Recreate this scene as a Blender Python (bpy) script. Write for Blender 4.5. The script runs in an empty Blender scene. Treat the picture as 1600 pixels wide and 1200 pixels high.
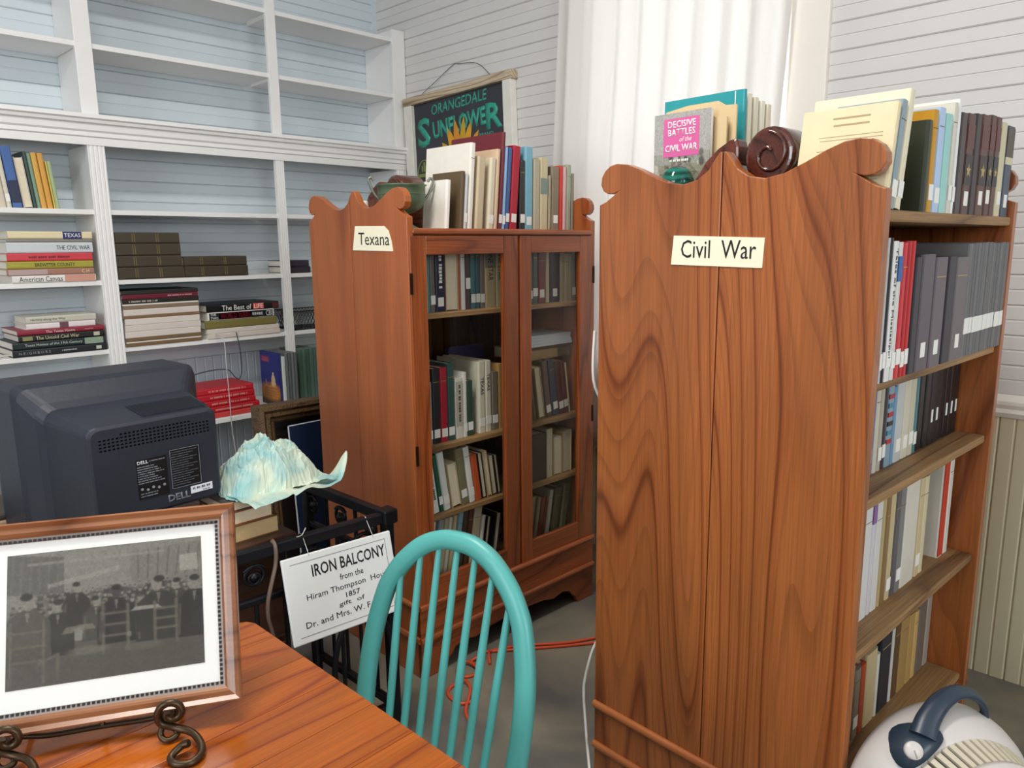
import bpy, bmesh, math, random
import numpy as np
from mathutils import Matrix, Vector, noise

random.seed(7)
SC = bpy.context.scene
COL = SC.collection

# ------------------------------------------------------------------ camera
F_PX = 1176.5
YAW, PITCH, ROLL = math.radians(44.016), math.radians(10.38), math.radians(-0.598)
CAM_H = 1.55
cam_data = bpy.data.cameras.new('camera')
cam_data.sensor_fit = 'HORIZONTAL'
cam_data.sensor_width = 36.0
cam_data.lens = F_PX * 36.0 / 1600.0
cam_data.clip_start = 0.02
cam = bpy.data.objects.new('camera', cam_data)
COL.objects.link(cam)
fw = Vector((math.cos(YAW) * math.cos(PITCH), math.sin(YAW) * math.cos(PITCH), -math.sin(PITCH)))
rt = Vector((math.sin(YAW), -math.cos(YAW), 0))
up = rt.cross(fw)
rt2 = rt * math.cos(ROLL) + up * math.sin(ROLL)
up2 = up * math.cos(ROLL) - rt * math.sin(ROLL)
cam.matrix_world = Matrix(((rt2.x, up2.x, -fw.x, 0), (rt2.y, up2.y, -fw.y, 0), (rt2.z, up2.z, -fw.z, CAM_H), (0, 0, 0, 1)))
SC.camera = cam

# ------------------------------------------------------------------ light
world = bpy.data.worlds.new('room_daylight')
SC.world = world
world.use_nodes = True
wb = world.node_tree.nodes['Background']
wb.inputs[0].default_value = (0.93, 0.96, 1.0, 1)
wb.inputs[1].default_value = 3.2

def area(name, loc, target, size, size_y, power, col):
    d = bpy.data.lights.new(name, 'AREA')
    d.shape = 'RECTANGLE'; d.size = size; d.size_y = size_y
    d.energy = power; d.color = col
    o = bpy.data.objects.new(name, d); COL.objects.link(o)
    o.location = loc
    o.rotation_euler = (Vector(target) - Vector(loc)).to_track_quat('-Z', 'Y').to_euler()
    return o
# tall windows of the room behind and to the left of the photographer, and the ceiling lamp in front of the shelves
area('window_left_offscreen', (-3.45, 0.7, 2.25), (1.6, 1.7, 2.0), 2.2, 1.7, 84, (0.88, 0.94, 1.0))
area('window_behind_offscreen', (0.2, -3.65, 2.3), (0.9, 2.4, 2.1), 2.4, 1.7, 84, (0.88, 0.94, 1.0))
area('ceiling_lamp_offscreen', (0.35, 1.35, 3.52), (0.35, 1.35, 0), 1.3, 0.3, 52, (1.0, 0.97, 0.92))

SC.view_settings.view_transform = 'Standard'
SC.view_settings.look = 'None'
SC.view_settings.gamma = 1.0
SC.view_settings.use_curve_mapping = False
SC.view_settings.exposure = 0.2

# ------------------------------------------------------------------ helpers
def srgb(h):
    if not isinstance(h, str):
        return (h[0], h[1], h[2], 1)
    c = [int(h[i:i + 2], 16) / 255 for i in (0, 2, 4)]
    return tuple([x / 12.92 if x <= 0.04045 else ((x + 0.055) / 1.055) ** 2.4 for x in c] + [1])

MATS = {}
def new_mat(name):
    m = bpy.data.materials.new(name); m.use_nodes = True
    return m, m.node_tree.nodes, m.node_tree.links, m.node_tree.nodes['Principled BSDF']

def plain(name, col, rough=0.5, metal=0.0, var=0.06, scale=12.0, bump=0.0, coat=0.0, spec=0.5):
    key = (name, col, rough)
    if key in MATS: return MATS[key]
    m, N, L, b = new_mat(name)
    tc = N.new('ShaderNodeTexCoord'); nz = N.new('ShaderNodeTexNoise')
    nz.inputs['Scale'].default_value = scale; nz.inputs['Detail'].default_value = 4
    L.new(tc.outputs['Object'], nz.inputs['Vector'])
    mx = N.new('ShaderNodeMix'); mx.data_type = 'RGBA'
    c = srgb(col)
    mx.inputs[6].default_value = tuple([x * (1 - var) for x in c[:3]] + [1])
    mx.inputs[7].default_value = tuple([min(1, x * (1 + var)) for x in c[:3]] + [1])
    L.new(nz.outputs['Fac'], mx.inputs[0]); L.new(mx.outputs[2], b.inputs['Base Color'])
    b.inputs['Roughness'].default_value = rough; b.inputs['Metallic'].default_value = metal
    b.inputs['Specular IOR Level'].default_value = spec
    if coat: b.inputs['Coat Weight'].default_value = coat; b.inputs['Coat Roughness'].default_value = 0.12
    if bump:
        bp = N.new('ShaderNodeBump'); bp.inputs['Strength'].default_value = bump
        bp.inputs['Distance'].default_value = 0.002
        n2 = N.new('ShaderNodeTexNoise'); n2.inputs['Scale'].default_value = scale * 12
        L.new(tc.outputs['Object'], n2.inputs['Vector'])
        L.new(n2.outputs['Fac'], bp.inputs['Height']); L.new(bp.outputs[0], b.inputs['Normal'])
    MATS[key] = m
    return m

def wood(name, axis, light, mid, dark, rings=14.0, across=3.2, along=0.42, rough=0.32, coat=0.25, seed=0.0, fib=0.35, fine=1.0):
    """flat-sawn grain: contour lines of a noise field stretched along one axis"""
    if name in MATS: return MATS[name]
    m, N, L, b = new_mat(name)
    tc = N.new('ShaderNodeTexCoord'); oi = N.new('ShaderNodeObjectInfo')
    add = N.new('ShaderNodeVectorMath'); add.operation = 'ADD'
    rnd = N.new('ShaderNodeVectorMath'); rnd.operation = 'SCALE'
    cx = N.new('ShaderNodeCombineXYZ')
    for i in range(3): L.new(oi.outputs['Random'], cx.inputs[i])
    L.new(cx.outputs[0], rnd.inputs[0]); rnd.inputs['Scale'].default_value = 37.0
    L.new(tc.outputs['Object'], add.inputs[0]); L.new(rnd.outputs[0], add.inputs[1])
    mp = N.new('ShaderNodeMapping'); L.new(add.outputs[0], mp.inputs['Vector'])
    s = [across] * 3; s['xyz'.index(axis)] = along
    mp.inputs['Scale'].default_value = s; mp.inputs['Location'].default_value = (seed, seed * 1.7, seed * .6)
    nz = N.new('ShaderNodeTexNoise'); nz.inputs['Scale'].default_value = 1.0; nz.inputs['Detail'].default_value = 1.6
    nz.inputs['Roughness'].default_value = 0.42; nz.inputs['Distortion'].default_value = 0.25
    L.new(mp.outputs[0], nz.inputs['Vector'])
    mu = N.new('ShaderNodeMath'); mu.operation = 'MULTIPLY'; mu.inputs[1].default_value = rings
    L.new(nz.outputs['Fac'], mu.inputs[0])
    fr = N.new('ShaderNodeMath'); fr.operation = 'FRACT'; L.new(mu.outputs[0], fr.inputs[0])
    ramp = N.new('ShaderNodeValToRGB'); e = ramp.color_ramp.elements
    e[0].position = 0.0; e[0].color = srgb(mid)
    e[1].position = 1.0; e[1].color = srgb(mid)
    for p, c in ((0.10, light), (0.62, light), (0.86, mid), (0.95, dark)):
        k = e.new(p); k.color = srgb(c)
    L.new(fr.outputs[0], ramp.inputs[0])
    mu2 = N.new('ShaderNodeMath'); mu2.operation = 'MULTIPLY'; mu2.inputs[1].default_value = rings * 3.3
    L.new(nz.outputs['Fac'], mu2.inputs[0])
    fr2 = N.new('ShaderNodeMath'); fr2.operation = 'FRACT'; L.new(mu2.outputs[0], fr2.inputs[0])
    ln2 = N.new('ShaderNodeMapRange'); ln2.interpolation_type = 'SMOOTHSTEP'
    ln2.inputs[1].default_value = .62; ln2.inputs[2].default_value = .97; ln2.inputs[3].default_value = 1.0; ln2.inputs[4].default_value = fine
    L.new(fr2.outputs[0], ln2.inputs[0])
    mp2 = N.new('ShaderNodeMapping'); L.new(add.outputs[0], mp2.inputs['Vector'])
    s2 = [240.0] * 3; s2['xyz'.index(axis)] = 5.0
    mp2.inputs['Scale'].default_value = s2
    n2 = N.new('ShaderNodeTexNoise'); n2.inputs['Scale'].default_value = 1.0; n2.inputs['Detail'].default_value = 3
    L.new(mp2.outputs[0], n2.inputs['Vector'])
    mp3 = N.new('ShaderNodeMapping'); L.new(add.outputs[0], mp3.inputs['Vector'])
    s3 = [7.0] * 3; s3['xyz'.index(axis)] = 0.8
    mp3.inputs['Scale'].default_value = s3
    n3 = N.new('ShaderNodeTexNoise'); n3.inputs['Scale'].default_value = 1.0; n3.inputs['Detail'].default_value = 2
    L.new(mp3.outputs[0], n3.inputs['Vector'])
    rm = N.new('ShaderNodeMapRange'); rm.inputs[1].default_value = .3; rm.inputs[2].default_value = .7
    rm.inputs[3].default_value = 1 - fib; rm.inputs[4].default_value = 1 + fib * .5
    L.new(n2.outputs['Fac'], rm.inputs[0])
    rm3 = N.new('ShaderNodeMapRange'); rm3.inputs[1].default_value = .3; rm3.inputs[2].default_value = .7
    rm3.inputs[3].default_value = .78; rm3.inputs[4].default_value = 1.14
    L.new(n3.outputs['Fac'], rm3.inputs[0])
    mm = N.new('ShaderNodeMath'); mm.operation = 'MULTIPLY'
    L.new(rm.outputs[0], mm.inputs[0]); L.new(rm3.outputs[0], mm.inputs[1])
    m4 = N.new('ShaderNodeMath'); m4.operation = 'MULTIPLY'; L.new(mm.outputs[0], m4.inputs[0]); L.new(ln2.outputs[0], m4.inputs[1]); mm = m4
    vm = N.new('ShaderNodeVectorMath'); vm.operation = 'SCALE'
    L.new(ramp.outputs[0], vm.inputs[0]); L.new(mm.outputs[0], vm.inputs['Scale'])
    L.new(vm.outputs[0], b.inputs['Base Color'])
    b.inputs['Roughness'].default_value = rough
    b.inputs['Coat Weight'].default_value = coat; b.inputs['Coat Roughness'].default_value = 0.22
    bp = N.new('ShaderNodeBump'); bp.inputs['Strength'].default_value = 0.12; bp.inputs['Distance'].default_value = 0.001
    L.new(n2.outputs['Fac'], bp.inputs['Height']); L.new(bp.outputs[0], b.inputs['Normal'])
    MATS[name] = m
    return m

def glass_mat(name='clear_glass', r0=.022, r1=.8):
    if name in MATS: return MATS[name]
    m, N, L, b = new_mat(name)
    tr = N.new('ShaderNodeBsdfTransparent'); tr.inputs[0].default_value = (.985, .99, .985, 1)
    gl = N.new('ShaderNodeBsdfGlossy'); gl.inputs['Roughness'].default_value = 0.03
    lw = N.new('ShaderNodeLayerWeight'); lw.inputs[0].default_value = .5
    pw = N.new('ShaderNodeMath'); pw.operation = 'POWER'; pw.inputs[1].default_value = 5.0
    fr = N.new('ShaderNodeMapRange'); fr.inputs[3].default_value = r0; fr.inputs[4].default_value = r1
    L.new(lw.outputs['Facing'], pw.inputs[0]); L.new(pw.outputs[0], fr.inputs[0])
    mx = N.new('ShaderNodeMixShader')
    L.new(fr.outputs[0], mx.inputs[0]); L.new(tr.outputs[0], mx.inputs[1]); L.new(gl.outputs[0], mx.inputs[2])
    L.new(mx.outputs[0], N['Material Output'].inputs[0])
    MATS[name] = m
    return m

def printed_mat(name='printed_paper', rough=0.45):
    if name in MATS: return MATS[name]
    m, N, L, b = new_mat(name)
    at = N.new('ShaderNodeVertexColor'); at.layer_name = 'print'
    L.new(at.outputs[0], b.inputs['Base Color']); b.inputs['Roughness'].default_value = rough
    MATS[name] = m
    return m

class MB:
    """collects faces for one mesh"""
    def __init__(s): s.v = []; s.f = []; s.sm = []
    def add(s, vs, fs, smooth=False, M=None):
        o = len(s.v)
        for p in vs:
            p = Vector(p)
            if M is not None: p = M @ p
            s.v.append(p)
        for f in fs:
            s.f.append([i + o for i in f]); s.sm.append(smooth)
        return s
    def box(s, x0, x1, y0, y1, z0, z1, M=None):
        vs = [(x, y, z) for z in (z0, z1) for y in (y0, y1) for x in (x0, x1)]
        return s.add(vs, [(0, 2, 3, 1), (4, 5, 7, 6), (0, 1, 5, 4), (2, 6, 7, 3), (0, 4, 6, 2), (1, 3, 7, 5)], M=M)
    def prism(s, prof, axis, a, b, M=None, smooth=False):
        """prof = 2D polygon; axis 'x': prof is (y,z); 'y': (x,z); 'z': (x,y)"""
        n = len(prof); vs = []
        for t in (a, b):
            for p in prof:
                vs.append({'x': (t, p[0], p[1]), 'y': (p[0], t, p[1]), 'z': (p[0], p[1], t)}[axis])
        ar = sum(prof[i][0] * prof[(i + 1) % n][1] - prof[(i + 1) % n][0] * prof[i][1] for i in range(n))
        ccw = ar > 0
        if axis == 'y': ccw = not ccw
        if b < a: ccw = not ccw
        cap0, cap1 = list(range(n)), list(range(n, 2 * n))
        if ccw: cap0.reverse()
        else: cap1.reverse()
        fs = [cap0, cap1]
        s.add(vs, fs, M=M)
        o = len(s.v) - 2 * n
        for i in range(n):
            j = (i + 1) % n
            q = [o + i, o + j, o + n + j, o + n + i]
            if not ccw: q.reverse()
            s.f.append(q); s.sm.append(smooth)
        return s
    def tube(s, pts, r, n=8, closed=False, M=None, caps=True, flat=1.0):
        pts = [Vector(p) for p in pts]; k = len(pts)
        rr = r if isinstance(r, (list, tuple)) else [r] * k
        vs = []; nrm = None
        for i, p in enumerate(pts):
            a = pts[(i - 1) % k] if (closed or i > 0) else pts[i]
            b = pts[(i + 1) % k] if (closed or i < k - 1) else pts[i]
            t = (b - a)
            if t.length < 1e-9: t = Vector((0, 0, 1))
            t.normalize()
            if nrm is None:
                nrm = t.orthogonal().normalized()
            else:
                nrm = (nrm - t * nrm.dot(t))
                if nrm.length < 1e-6: nrm = t.orthogonal()
                nrm.normalize()
            bn = t.cross(nrm)
            for j in range(n):
                an = 2 * math.pi * j / n
                vs.append(p + (nrm * math.cos(an) + bn * math.sin(an) * flat) * rr[i])
        fs = []
        m = k if closed else k - 1
        for i in range(m):
            for j in range(n):
                a0 = i * n + j; a1 = i * n + (j + 1) % n
                b0 = ((i + 1) % k) * n + j; b1 = ((i + 1) % k) * n + (j + 1) % n
                fs.append((a0, a1, b1, b0))
        s.add(vs, fs, True, M)
        if not closed and caps:
            s.add([vs[j] for j in range(n)], [list(range(n))[::-1]], False, M)
            s.add([vs[(k - 1) * n + j] for j in range(n)], [list(range(n))], False, M)
        return s
    def lathe(s, prof, n=24, M=None, smooth=True, cap=True):
        """prof = [(r,z)] bottom to top, around z"""
        vs = []; fs = []
        for r, z in prof:
            for j in range(n):
                an = 2 * math.pi * j / n
                vs.append((r * math.cos(an), r * math.sin(an), z))
        for i in range(len(prof) - 1):
            for j in range(n):
                a0 = i * n + j; a1 = i * n + (j + 1) % n
                fs.append((a0, a1, a1 + n, a0 + n))
        s.add(vs, fs, smooth, M)
        if cap:
            if prof[0][0] > 1e-5: s.add(vs[:n], [list(range(n))[::-1]], False, M)
            if prof[-1][0] > 1e-5: s.add(vs[-n:], [list(range(n))], False, M)
        return s
    def grid(s, nx, ny, fn, smooth=True, M=None):
        vs = [fn(i / (nx - 1), j / (ny - 1)) for j in range(ny) for i in range(nx)]
        fs = [(j * nx + i, j * nx + i + 1, (j + 1) * nx + i + 1, (j + 1) * nx + i) for j in range(ny - 1) for i in range(nx - 1)]
        return s.add(vs, fs, smooth, M)
    def mesh(s, name):
        me = bpy.data.meshes.new(name)
        me.from_pydata([tuple(p) for p in s.v], [], s.f)
        for p, q in zip(me.polygons, s.sm): p.use_smooth = q
        me.update()
        return me
    def build(s, name, mat, parent=None, bevel=0.0, seg=2, local=None):
        o = bpy.data.objects.new(name, s.mesh(name))
        COL.objects.link(o)
        if mat is not None: o.data.materials.append(mat)
        if parent is not None: o.parent = parent
        if local is not None: o.matrix_local = local
        if bevel:
            bv = o.modifiers.new('bevel', 'BEVEL'); bv.width = bevel; bv.segments = seg; bv.limit_method = 'ANGLE'
            bv.angle_limit = math.radians(40); bv.harden_normals = False
        return o

def empty(name, loc=(0, 0, 0), rz=0.0):
    o = bpy.data.objects.new(name, None); COL.objects.link(o)
    o.location = loc; o.rotation_euler = (0, 0, rz); o.empty_display_size = 0.05
    return o
def tag(o, label, cat, group=None):
    o['label'] = label; o['category'] = cat
    if group: o['group'] = group
    return o
def struct(o, label=None):
    o['kind'] = 'structure'
    if label: o['label'] = label
    return o
def link_copy(mesh, name, parent, mat_local):
    o = bpy.data.objects.new(name, mesh); COL.objects.link(o)
    o.parent = parent; o.matrix_local = mat_local
    return o
def Tm(x, y, z): return Matrix.Translation((x, y, z))
def Rm(ax, deg): return Matrix.Rotation(math.radians(deg), 4, ax)

def text_mesh(txt, size, bold=0.0, extrude=0.0003, width=None, height=None, shear=0.0, align='CENTER', sx=1.0, space=1.0):
    """mesh of flat lettering in the XY plane, centred on the origin; fitted to width and height when given"""
    cu = bpy.data.curves.new('lettering', 'FONT')
    cu.body = txt; cu.size = 1.0; cu.offset = bold; cu.shear = shear
    cu.space_character = space; cu.resolution_u = 2
    cu.align_x = 'LEFT'
    ob = bpy.data.objects.new('lettering_tmp', cu); COL.objects.link(ob)
    dg = bpy.context.evaluated_depsgraph_get()
    me = bpy.data.meshes.new_from_object(ob.evaluated_get(dg))
    bpy.data.objects.remove(ob); bpy.data.curves.remove(cu)
    n = len(me.vertices)
    co = np.empty(n * 3); me.vertices.foreach_get('co', co); co = co.reshape(-1, 3)
    lo, hi = co.min(0), co.max(0)
    w, h = hi[0] - lo[0], hi[1] - lo[1]
    ky = (height / h) if height else size
    kx = (width / w) if width else ky * sx
    co[:, 0] = (co[:, 0] - (lo[0] + hi[0]) / 2) * kx
    co[:, 1] = (co[:, 1] - (lo[1] + hi[1]) / 2) * ky
    co[:, 2] = 0
    me.vertices.foreach_set('co', co.ravel()); me.update()
    if extrude:
        bm = bmesh.new(); bm.from_mesh(me)
        r = bmesh.ops.extrude_face_region(bm, geom=list(bm.faces))
        for g in r['geom']:
            if isinstance(g, bmesh.types.BMVert): g.co.z += extrude
        bmesh.ops.recalc_face_normals(bm, faces=list(bm.faces))
        bm.to_mesh(me); bm.free()
    return me

def lettering(txt, mat, parent, M, name='lettering', **kw):
    """M = placement relative to the parent, text plane XY"""
    me = text_mesh(txt, kw.pop('size', 0.02), **kw)
    o = bpy.data.objects.new(name, me); COL.objects.link(o)
    me.materials.append(mat)
    o.parent = parent; o.matrix_local = M
    return o

def plane_M(origin, xdir, ydir):
    x = Vector(xdir).normalized(); y = Vector(ydir); y = (y - x * x.dot(y)).normalized(); z = x.cross(y)
    return Matrix(((x.x, y.x, z.x, origin[0]), (x.y, y.y, z.y, origin[1]), (x.z, y.z, z.z, origin[2]), (0, 0, 0, 1)))

# painted flat prints: a grid with one colour per cell
class Canvas:
    def __init__(s, w, h, col):
        s.w, s.h = w, h
        s.a = np.zeros((h, w, 3)); s.a[:] = srgb(col)[:3]
        s.X, s.Y = np.meshgrid((np.arange(w) + .5) / w, (np.arange(h) + .5) / h)
    def put(s, mask, col, al=1.0):
        c = np.array(srgb(col)[:3]); s.a = s.a * (1 - mask[..., None] * al) + c * mask[..., None] * al
    def rect(s, x0, x1, y0, y1, col, al=1.0):
        s.put(((s.X >= x0) & (s.X < x1) & (s.Y >= y0) & (s.Y < y1)) * 1.0, col, al)
    def ell(s, cx, cy, rx, ry, col, al=1.0, soft=0.25):
        d = np.sqrt(((s.X - cx) / rx) ** 2 + ((s.Y - cy) / ry) ** 2)
        s.put(np.clip((1 + soft - d) / (2 * soft + 1e-6), 0, 1), col, al)
    def poly(s, pts, col, al=1.0):
        ins = np.zeros(s.X.shape, bool); n = len(pts)
        for i in range(n):
            x0, y0 = pts[i]; x1, y1 = pts[(i + 1) % n]
            if y0 == y1: continue
            c = ((y0 > s.Y) != (y1 > s.Y)) & (s.X < (x1 - x0) * (s.Y - y0) / (y1 - y0) + x0)
            ins ^= c
        s.put(ins * 1.0, col, al)
    def line(s, x0, y0, x1, y1, wd, col, al=1.0):
        dx, dy = x1 - x0, y1 - y0; L2 = dx * dx + dy * dy
        t = np.clip(((s.X - x0) * dx + (s.Y - y0) * dy) / L2, 0, 1)
        d = np.hypot(s.X - x0 - t * dx, s.Y - y0 - t * dy)
        s.put(np.clip(1.5 - d / wd, 0, 1), col, al)
    def grain(s, amt, seed=1, cell=1):
        r = np.random.RandomState(seed)
        g = r.rand((s.h + cell - 1) // cell, (s.w + cell - 1) // cell)
        g = np.kron(g, np.ones((cell, cell)))[:s.h, :s.w]
        s.a = np.clip(s.a * (1 + (g[..., None] - .5) * 2 * amt), 0, 1)
    def build(s, name, W, H, parent, M, mat=None, th=0.0006):
        """sheet of W x H metres in the XY plane (origin lower left), facing +Z"""
        vs = [(i * W / s.w, j * H / s.h, th) for j in range(s.h + 1) for i in range(s.w + 1)]
        k = s.w + 1
        fs = [(j * k + i, j * k + i + 1, (j + 1) * k + i + 1, (j + 1) * k + i) for j in range(s.h) for i in range(s.w)]
        b = len(vs)
        vs += [(0, 0, 0), (W, 0, 0), (W, H, 0), (0, H, 0)]
        fs.append((b, b + 3, b + 2, b + 1))
        me = bpy.data.meshes.new(name); me.from_pydata(vs, [], fs)
        ca = me.color_attributes.new('print', 'FLOAT_COLOR', 'CORNER')
        c = np.concatenate([s.a.reshape(-1, 3), s.a.reshape(-1, 3)[:1]])
        c = np.concatenate([c, np.ones((len(c), 1))], 1)
        ca.data.foreach_set('color', np.repeat(c, 4, axis=0).ravel().astype(np.float32))
        me.materials.append(mat or printed_mat()); me.update()
        o = bpy.data.objects.new(name, me); COL.objects.link(o)
        o.parent = parent; o.matrix_local = M
        return o
# ------------------------------------------------------------------ materials of the room
M_BOARD_L = plain('blue_white_paint', 'd2dbe0', 0.42, var=0.05, scale=3.0)
M_BOARD_R = plain('white_wall_paint', 'd9d6d3', 0.42, var=0.04, scale=3.0)
M_WAINS_L = plain('blue_grey_wainscot_paint', 'c8d1d8', 0.4, var=0.06, scale=4.0)
M_WAINS_R = plain('cream_wainscot_paint', 'cfc6a6', 0.42, var=0.07, scale=4.0)
M_WHITE = plain('white_gloss_paint', 'f1efec', 0.32, var=0.03, scale=5.0)
M_TRIM = plain('cream_trim_paint', 'f2ebe0', 0.35, var=0.03, scale=5.0)

# floor: worn grey concrete with darker stains
m, N, L, b = new_mat('worn_grey_floor')
tc = N.new('ShaderNodeTexCoord'); n1 = N.new('ShaderNodeTexNoise'); n1.inputs['Scale'].default_value = 2.2; n1.inputs['Detail'].default_value = 6
n1.inputs['Distortion'].default_value = .6
L.new(tc.outputs['Object'], n1.inputs['Vector'])
rp = N.new('ShaderNodeValToRGB'); e = rp.color_ramp.elements
e[0].position = .36; e[0].color = srgb('5c5a58'); e[1].position = .60; e[1].color = srgb('888170')
L.new(n1.outputs['Fac'], rp.inputs[0]); L.new(rp.outputs[0], b.inputs['Base Color']); b.inputs['Roughness'].default_value = .42
M_FLOOR = m
fl = struct(MB().box(-3.72, 3.12, -3.92, 4.16, -0.08, 0).build('floor', M_FLOOR), 'worn grey floor with dark stains')

XW, YW = 3.0, 4.04           # inner faces of the two board walls
PITCH_B = 0.1015
def board_prof(h=PITCH_B, t=0.012):
    g = 0.0022
    return [(0, 0.0), (t - .004, 0.0), (t, .004), (t, h / 2 - .004), (t - .003, h / 2 - g), (t - .003, h / 2 + g), (t, h / 2 + .004), (t, h - .006), (t - .005, h - .001), (0, h - .001)]

# left wall: boards run along X
wl = struct(MB().box(-3.6, XW + .12, YW, YW + .12, 0, 3.62).build('wall_left', M_BOARD_L), 'pale blue-white board wall behind the built-in shelves')
prof = [(-d, z) for d, z in board_prof()]
bm_l = MB().prism(prof, 'x', -1.2, XW).mesh('board')
bm_l.materials.append(M_BOARD_L)
z = 0.975; k = 0
while z < 3.5:
    link_copy(bm_l, 'board', wl, Tm(0, YW + .0, z)); z += PITCH_B
def wainscot(parent, mat, along, n0, n1, start, fixed, top):
    p = 0.097; t = .010; g = .002
    pr_ = [(0, 0), (p - .001, 0), (p - .001, t - .004), (p - .006, t), (p / 2 + .005, t), (p / 2 + g, t - .003), (p / 2 - g, t - .003), (p / 2 - .005, t), (.005, t), (0, t - .004)]
    me = MB().prism(pr_, 'z', 0.0, top).mesh('wainscot_board'); me.materials.append(mat)
    for i in range(n0, n1):
        if along == 'x': M = Matrix(((1, 0, 0, start + i * p), (0, -1, 0, fixed), (0, 0, 1, 0), (0, 0, 0, 1)))
        else: M = Matrix(((0, -1, 0, fixed), (-1, 0, 0, start + i * p), (0, 0, 1, 0), (0, 0, 0, 1)))
        link_copy(me, 'wainscot_board', parent, M)
wainscot(wl, M_WAINS_L, 'x', -4, 29, 0.16, YW, 0.972)

# right wall: boards run along Y, with a window opening behind the curtain
WY0, WY1, WZ0, WZ1 = 1.36, 2.36, 0.72, 3.1
wr_mb = MB()
wr_mb.box(XW, XW + .12, -3.8, WY0, 0, 3.62).box(XW, XW + .12, WY1, YW, 0, 3.62).box(XW, XW + .12, WY0, WY1, 0, WZ0).box(XW, XW + .12, WY0, WY1, WZ1, 3.62)
wr = struct(wr_mb.build('wall_right', M_BOARD_R), 'white horizontal board wall with a curtained window')
prof = [(-d, z) for d, z in board_prof()]
def rboards(y0, y1, zmin, zmax):
    me = MB().prism(prof, 'y', y0, y1).mesh('board'); me.materials.append(M_BOARD_R)
    z = 1.0325
    while z < zmax:
        if z >= zmin: link_copy(me, 'board', wr, Tm(XW, 0, z))
        z += PITCH_B
rboards(-1.4, 1.215, 1.03, 3.5)
rboards(2.50, YW - .014, 1.03, 3.5)
wainscot(wr, M_WAINS_R, 'y', 0, 47, -0.42, XW, 0.96)
tr = MB().prism([(XW, .955), (XW - .018, .955), (XW - .028, .972), (XW - .022, .985), (XW - .03, 1.0), (XW - .03, 1.012), (XW - .014, 1.03), (XW, 1.045)], 'y', -1.4, 1.215)
struct(tr.build('trim_1', M_TRIM), 'moulded chair rail on the board wall')
# corner strip
struct(MB().box(XW - .03, XW - .008, YW - .03, YW - .008, 2.15, 3.5).build('trim_2', M_BOARD_L), 'thin corner strip where the two board walls meet')

# window behind the curtain
win = struct(empty('window_1', (XW, 0, 0)), 'white framed window behind the curtain')
MB().box(-.035, 0.0, 1.215, WY0 + .005, .62, 3.3).build('casing', M_TRIM, win, .006)
MB().box(-.03, 0.0, WY1 - .005, 2.49, .62, 3.3).build('casing', M_TRIM, win, .006)
MB().box(-.04, 0.0, 1.20, 2.50, .60, .72).build('window_sill', M_TRIM, win, .006)
MB().box(-.04, 0.0, 1.20, 2.50, 3.1, 3.28).build('casing', M_TRIM, win, .006)
sash = MB()
for (y0, y1, z0, z1) in ((WY0, WY0 + .05, WZ0, WZ1), (WY1 - .05, WY1, WZ0, WZ1), (WY0, WY1, WZ0, WZ0 + .07), (WY0, WY1, WZ1 - .06, WZ1), (WY0, WY1, 1.86, 1.92)):
    sash.box(.04, .08, y0, y1, z0, z1)
sash.build('sash', M_WHITE, win)
for z0, z1 in ((WZ0 + .07, 1.86), (1.92, WZ1 - .06)):
    MB().box(.056, .06, WY0 + .05, WY1 - .05, z0, z1).build('pane', glass_mat(), win)

# the rest of the room, behind the photographer
M_CEIL = plain('white_ceiling_paint', 'e4e2dc', .6, var=.03, scale=3)
struct(MB().box(-3.72, 3.12, -3.92, 4.16, 3.62, 3.72).build('ceiling', M_CEIL), 'white painted ceiling')
struct(MB().box(-3.72, -3.6, -3.92, 4.16, 0, 3.62).build('wall_back', M_BOARD_R), 'white wall behind the photographer')
struct(MB().box(-3.6, 3.0, -3.92, -3.8, 0, 3.62).build('wall_front', M_BOARD_R), 'white wall opposite the built-in shelves')
# ------------------------------------------------------------------ built-in white shelves on the left wall
YF = 3.74
sh = empty('built_in_bookshelf', (0, YF, 0))
tag(sh, 'white painted built-in bookshelf filling the left wall', 'bookshelf')
DB = YW - .014 - YF       # depth to the wall boards
XL, XR = 0.22, 2.985
def shelf_board(x0, x1, z, t=.022, y0=0.006):
    MB().box(x0, x1, y0, DB, z - t, z).build('shelf', M_WHITE, sh, .002)
# upper unit
for x0, x1 in ((1.185, 1.255), (2.095, 2.148)):
    MB().box(x0, x1, 0, .022, 2.135, 2.80).build('upright', M_WHITE, sh, .002)
    if x0 < 2: MB().box(x0 + .012, x1 - .012, .022, DB, 2.135, 2.80).build('divider_panel', M_WHITE, sh)
MB().box(2.895, 2.985, 0, .022, 2.135, 2.80).build('upright', M_WHITE, sh, .002)
MB().box(2.905, 2.930, .022, DB, 2.135, 2.80).build('end_panel', M_WHITE, sh)
MB().box(XL - .05, XL + .02, 0, .022, 2.135, 2.80).build('upright', M_WHITE, sh, .002)
for z in (2.44, 2.752):
    shelf_board(XL, 1.195, z); shelf_board(1.245, 2.105, z); shelf_board(2.14, 2.90, z)
# cornice between the units
corn = [(0, 2.135), (-.045, 2.135), (-.048, 2.118), (-.038, 2.112), (-.034, 2.100), (-.020, 2.096), (-.018, 2.070), (-.010, 2.062), (-.012, 2.045), (-.004, 2.040), (-.004, 2.008), (0.02, 2.008), (.02, 2.112), (DB, 2.112), (DB, 2.135)]
MB().prism(corn, 'x', XL - .05, 2.975).build('cornice', M_WHITE, sh)
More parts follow.
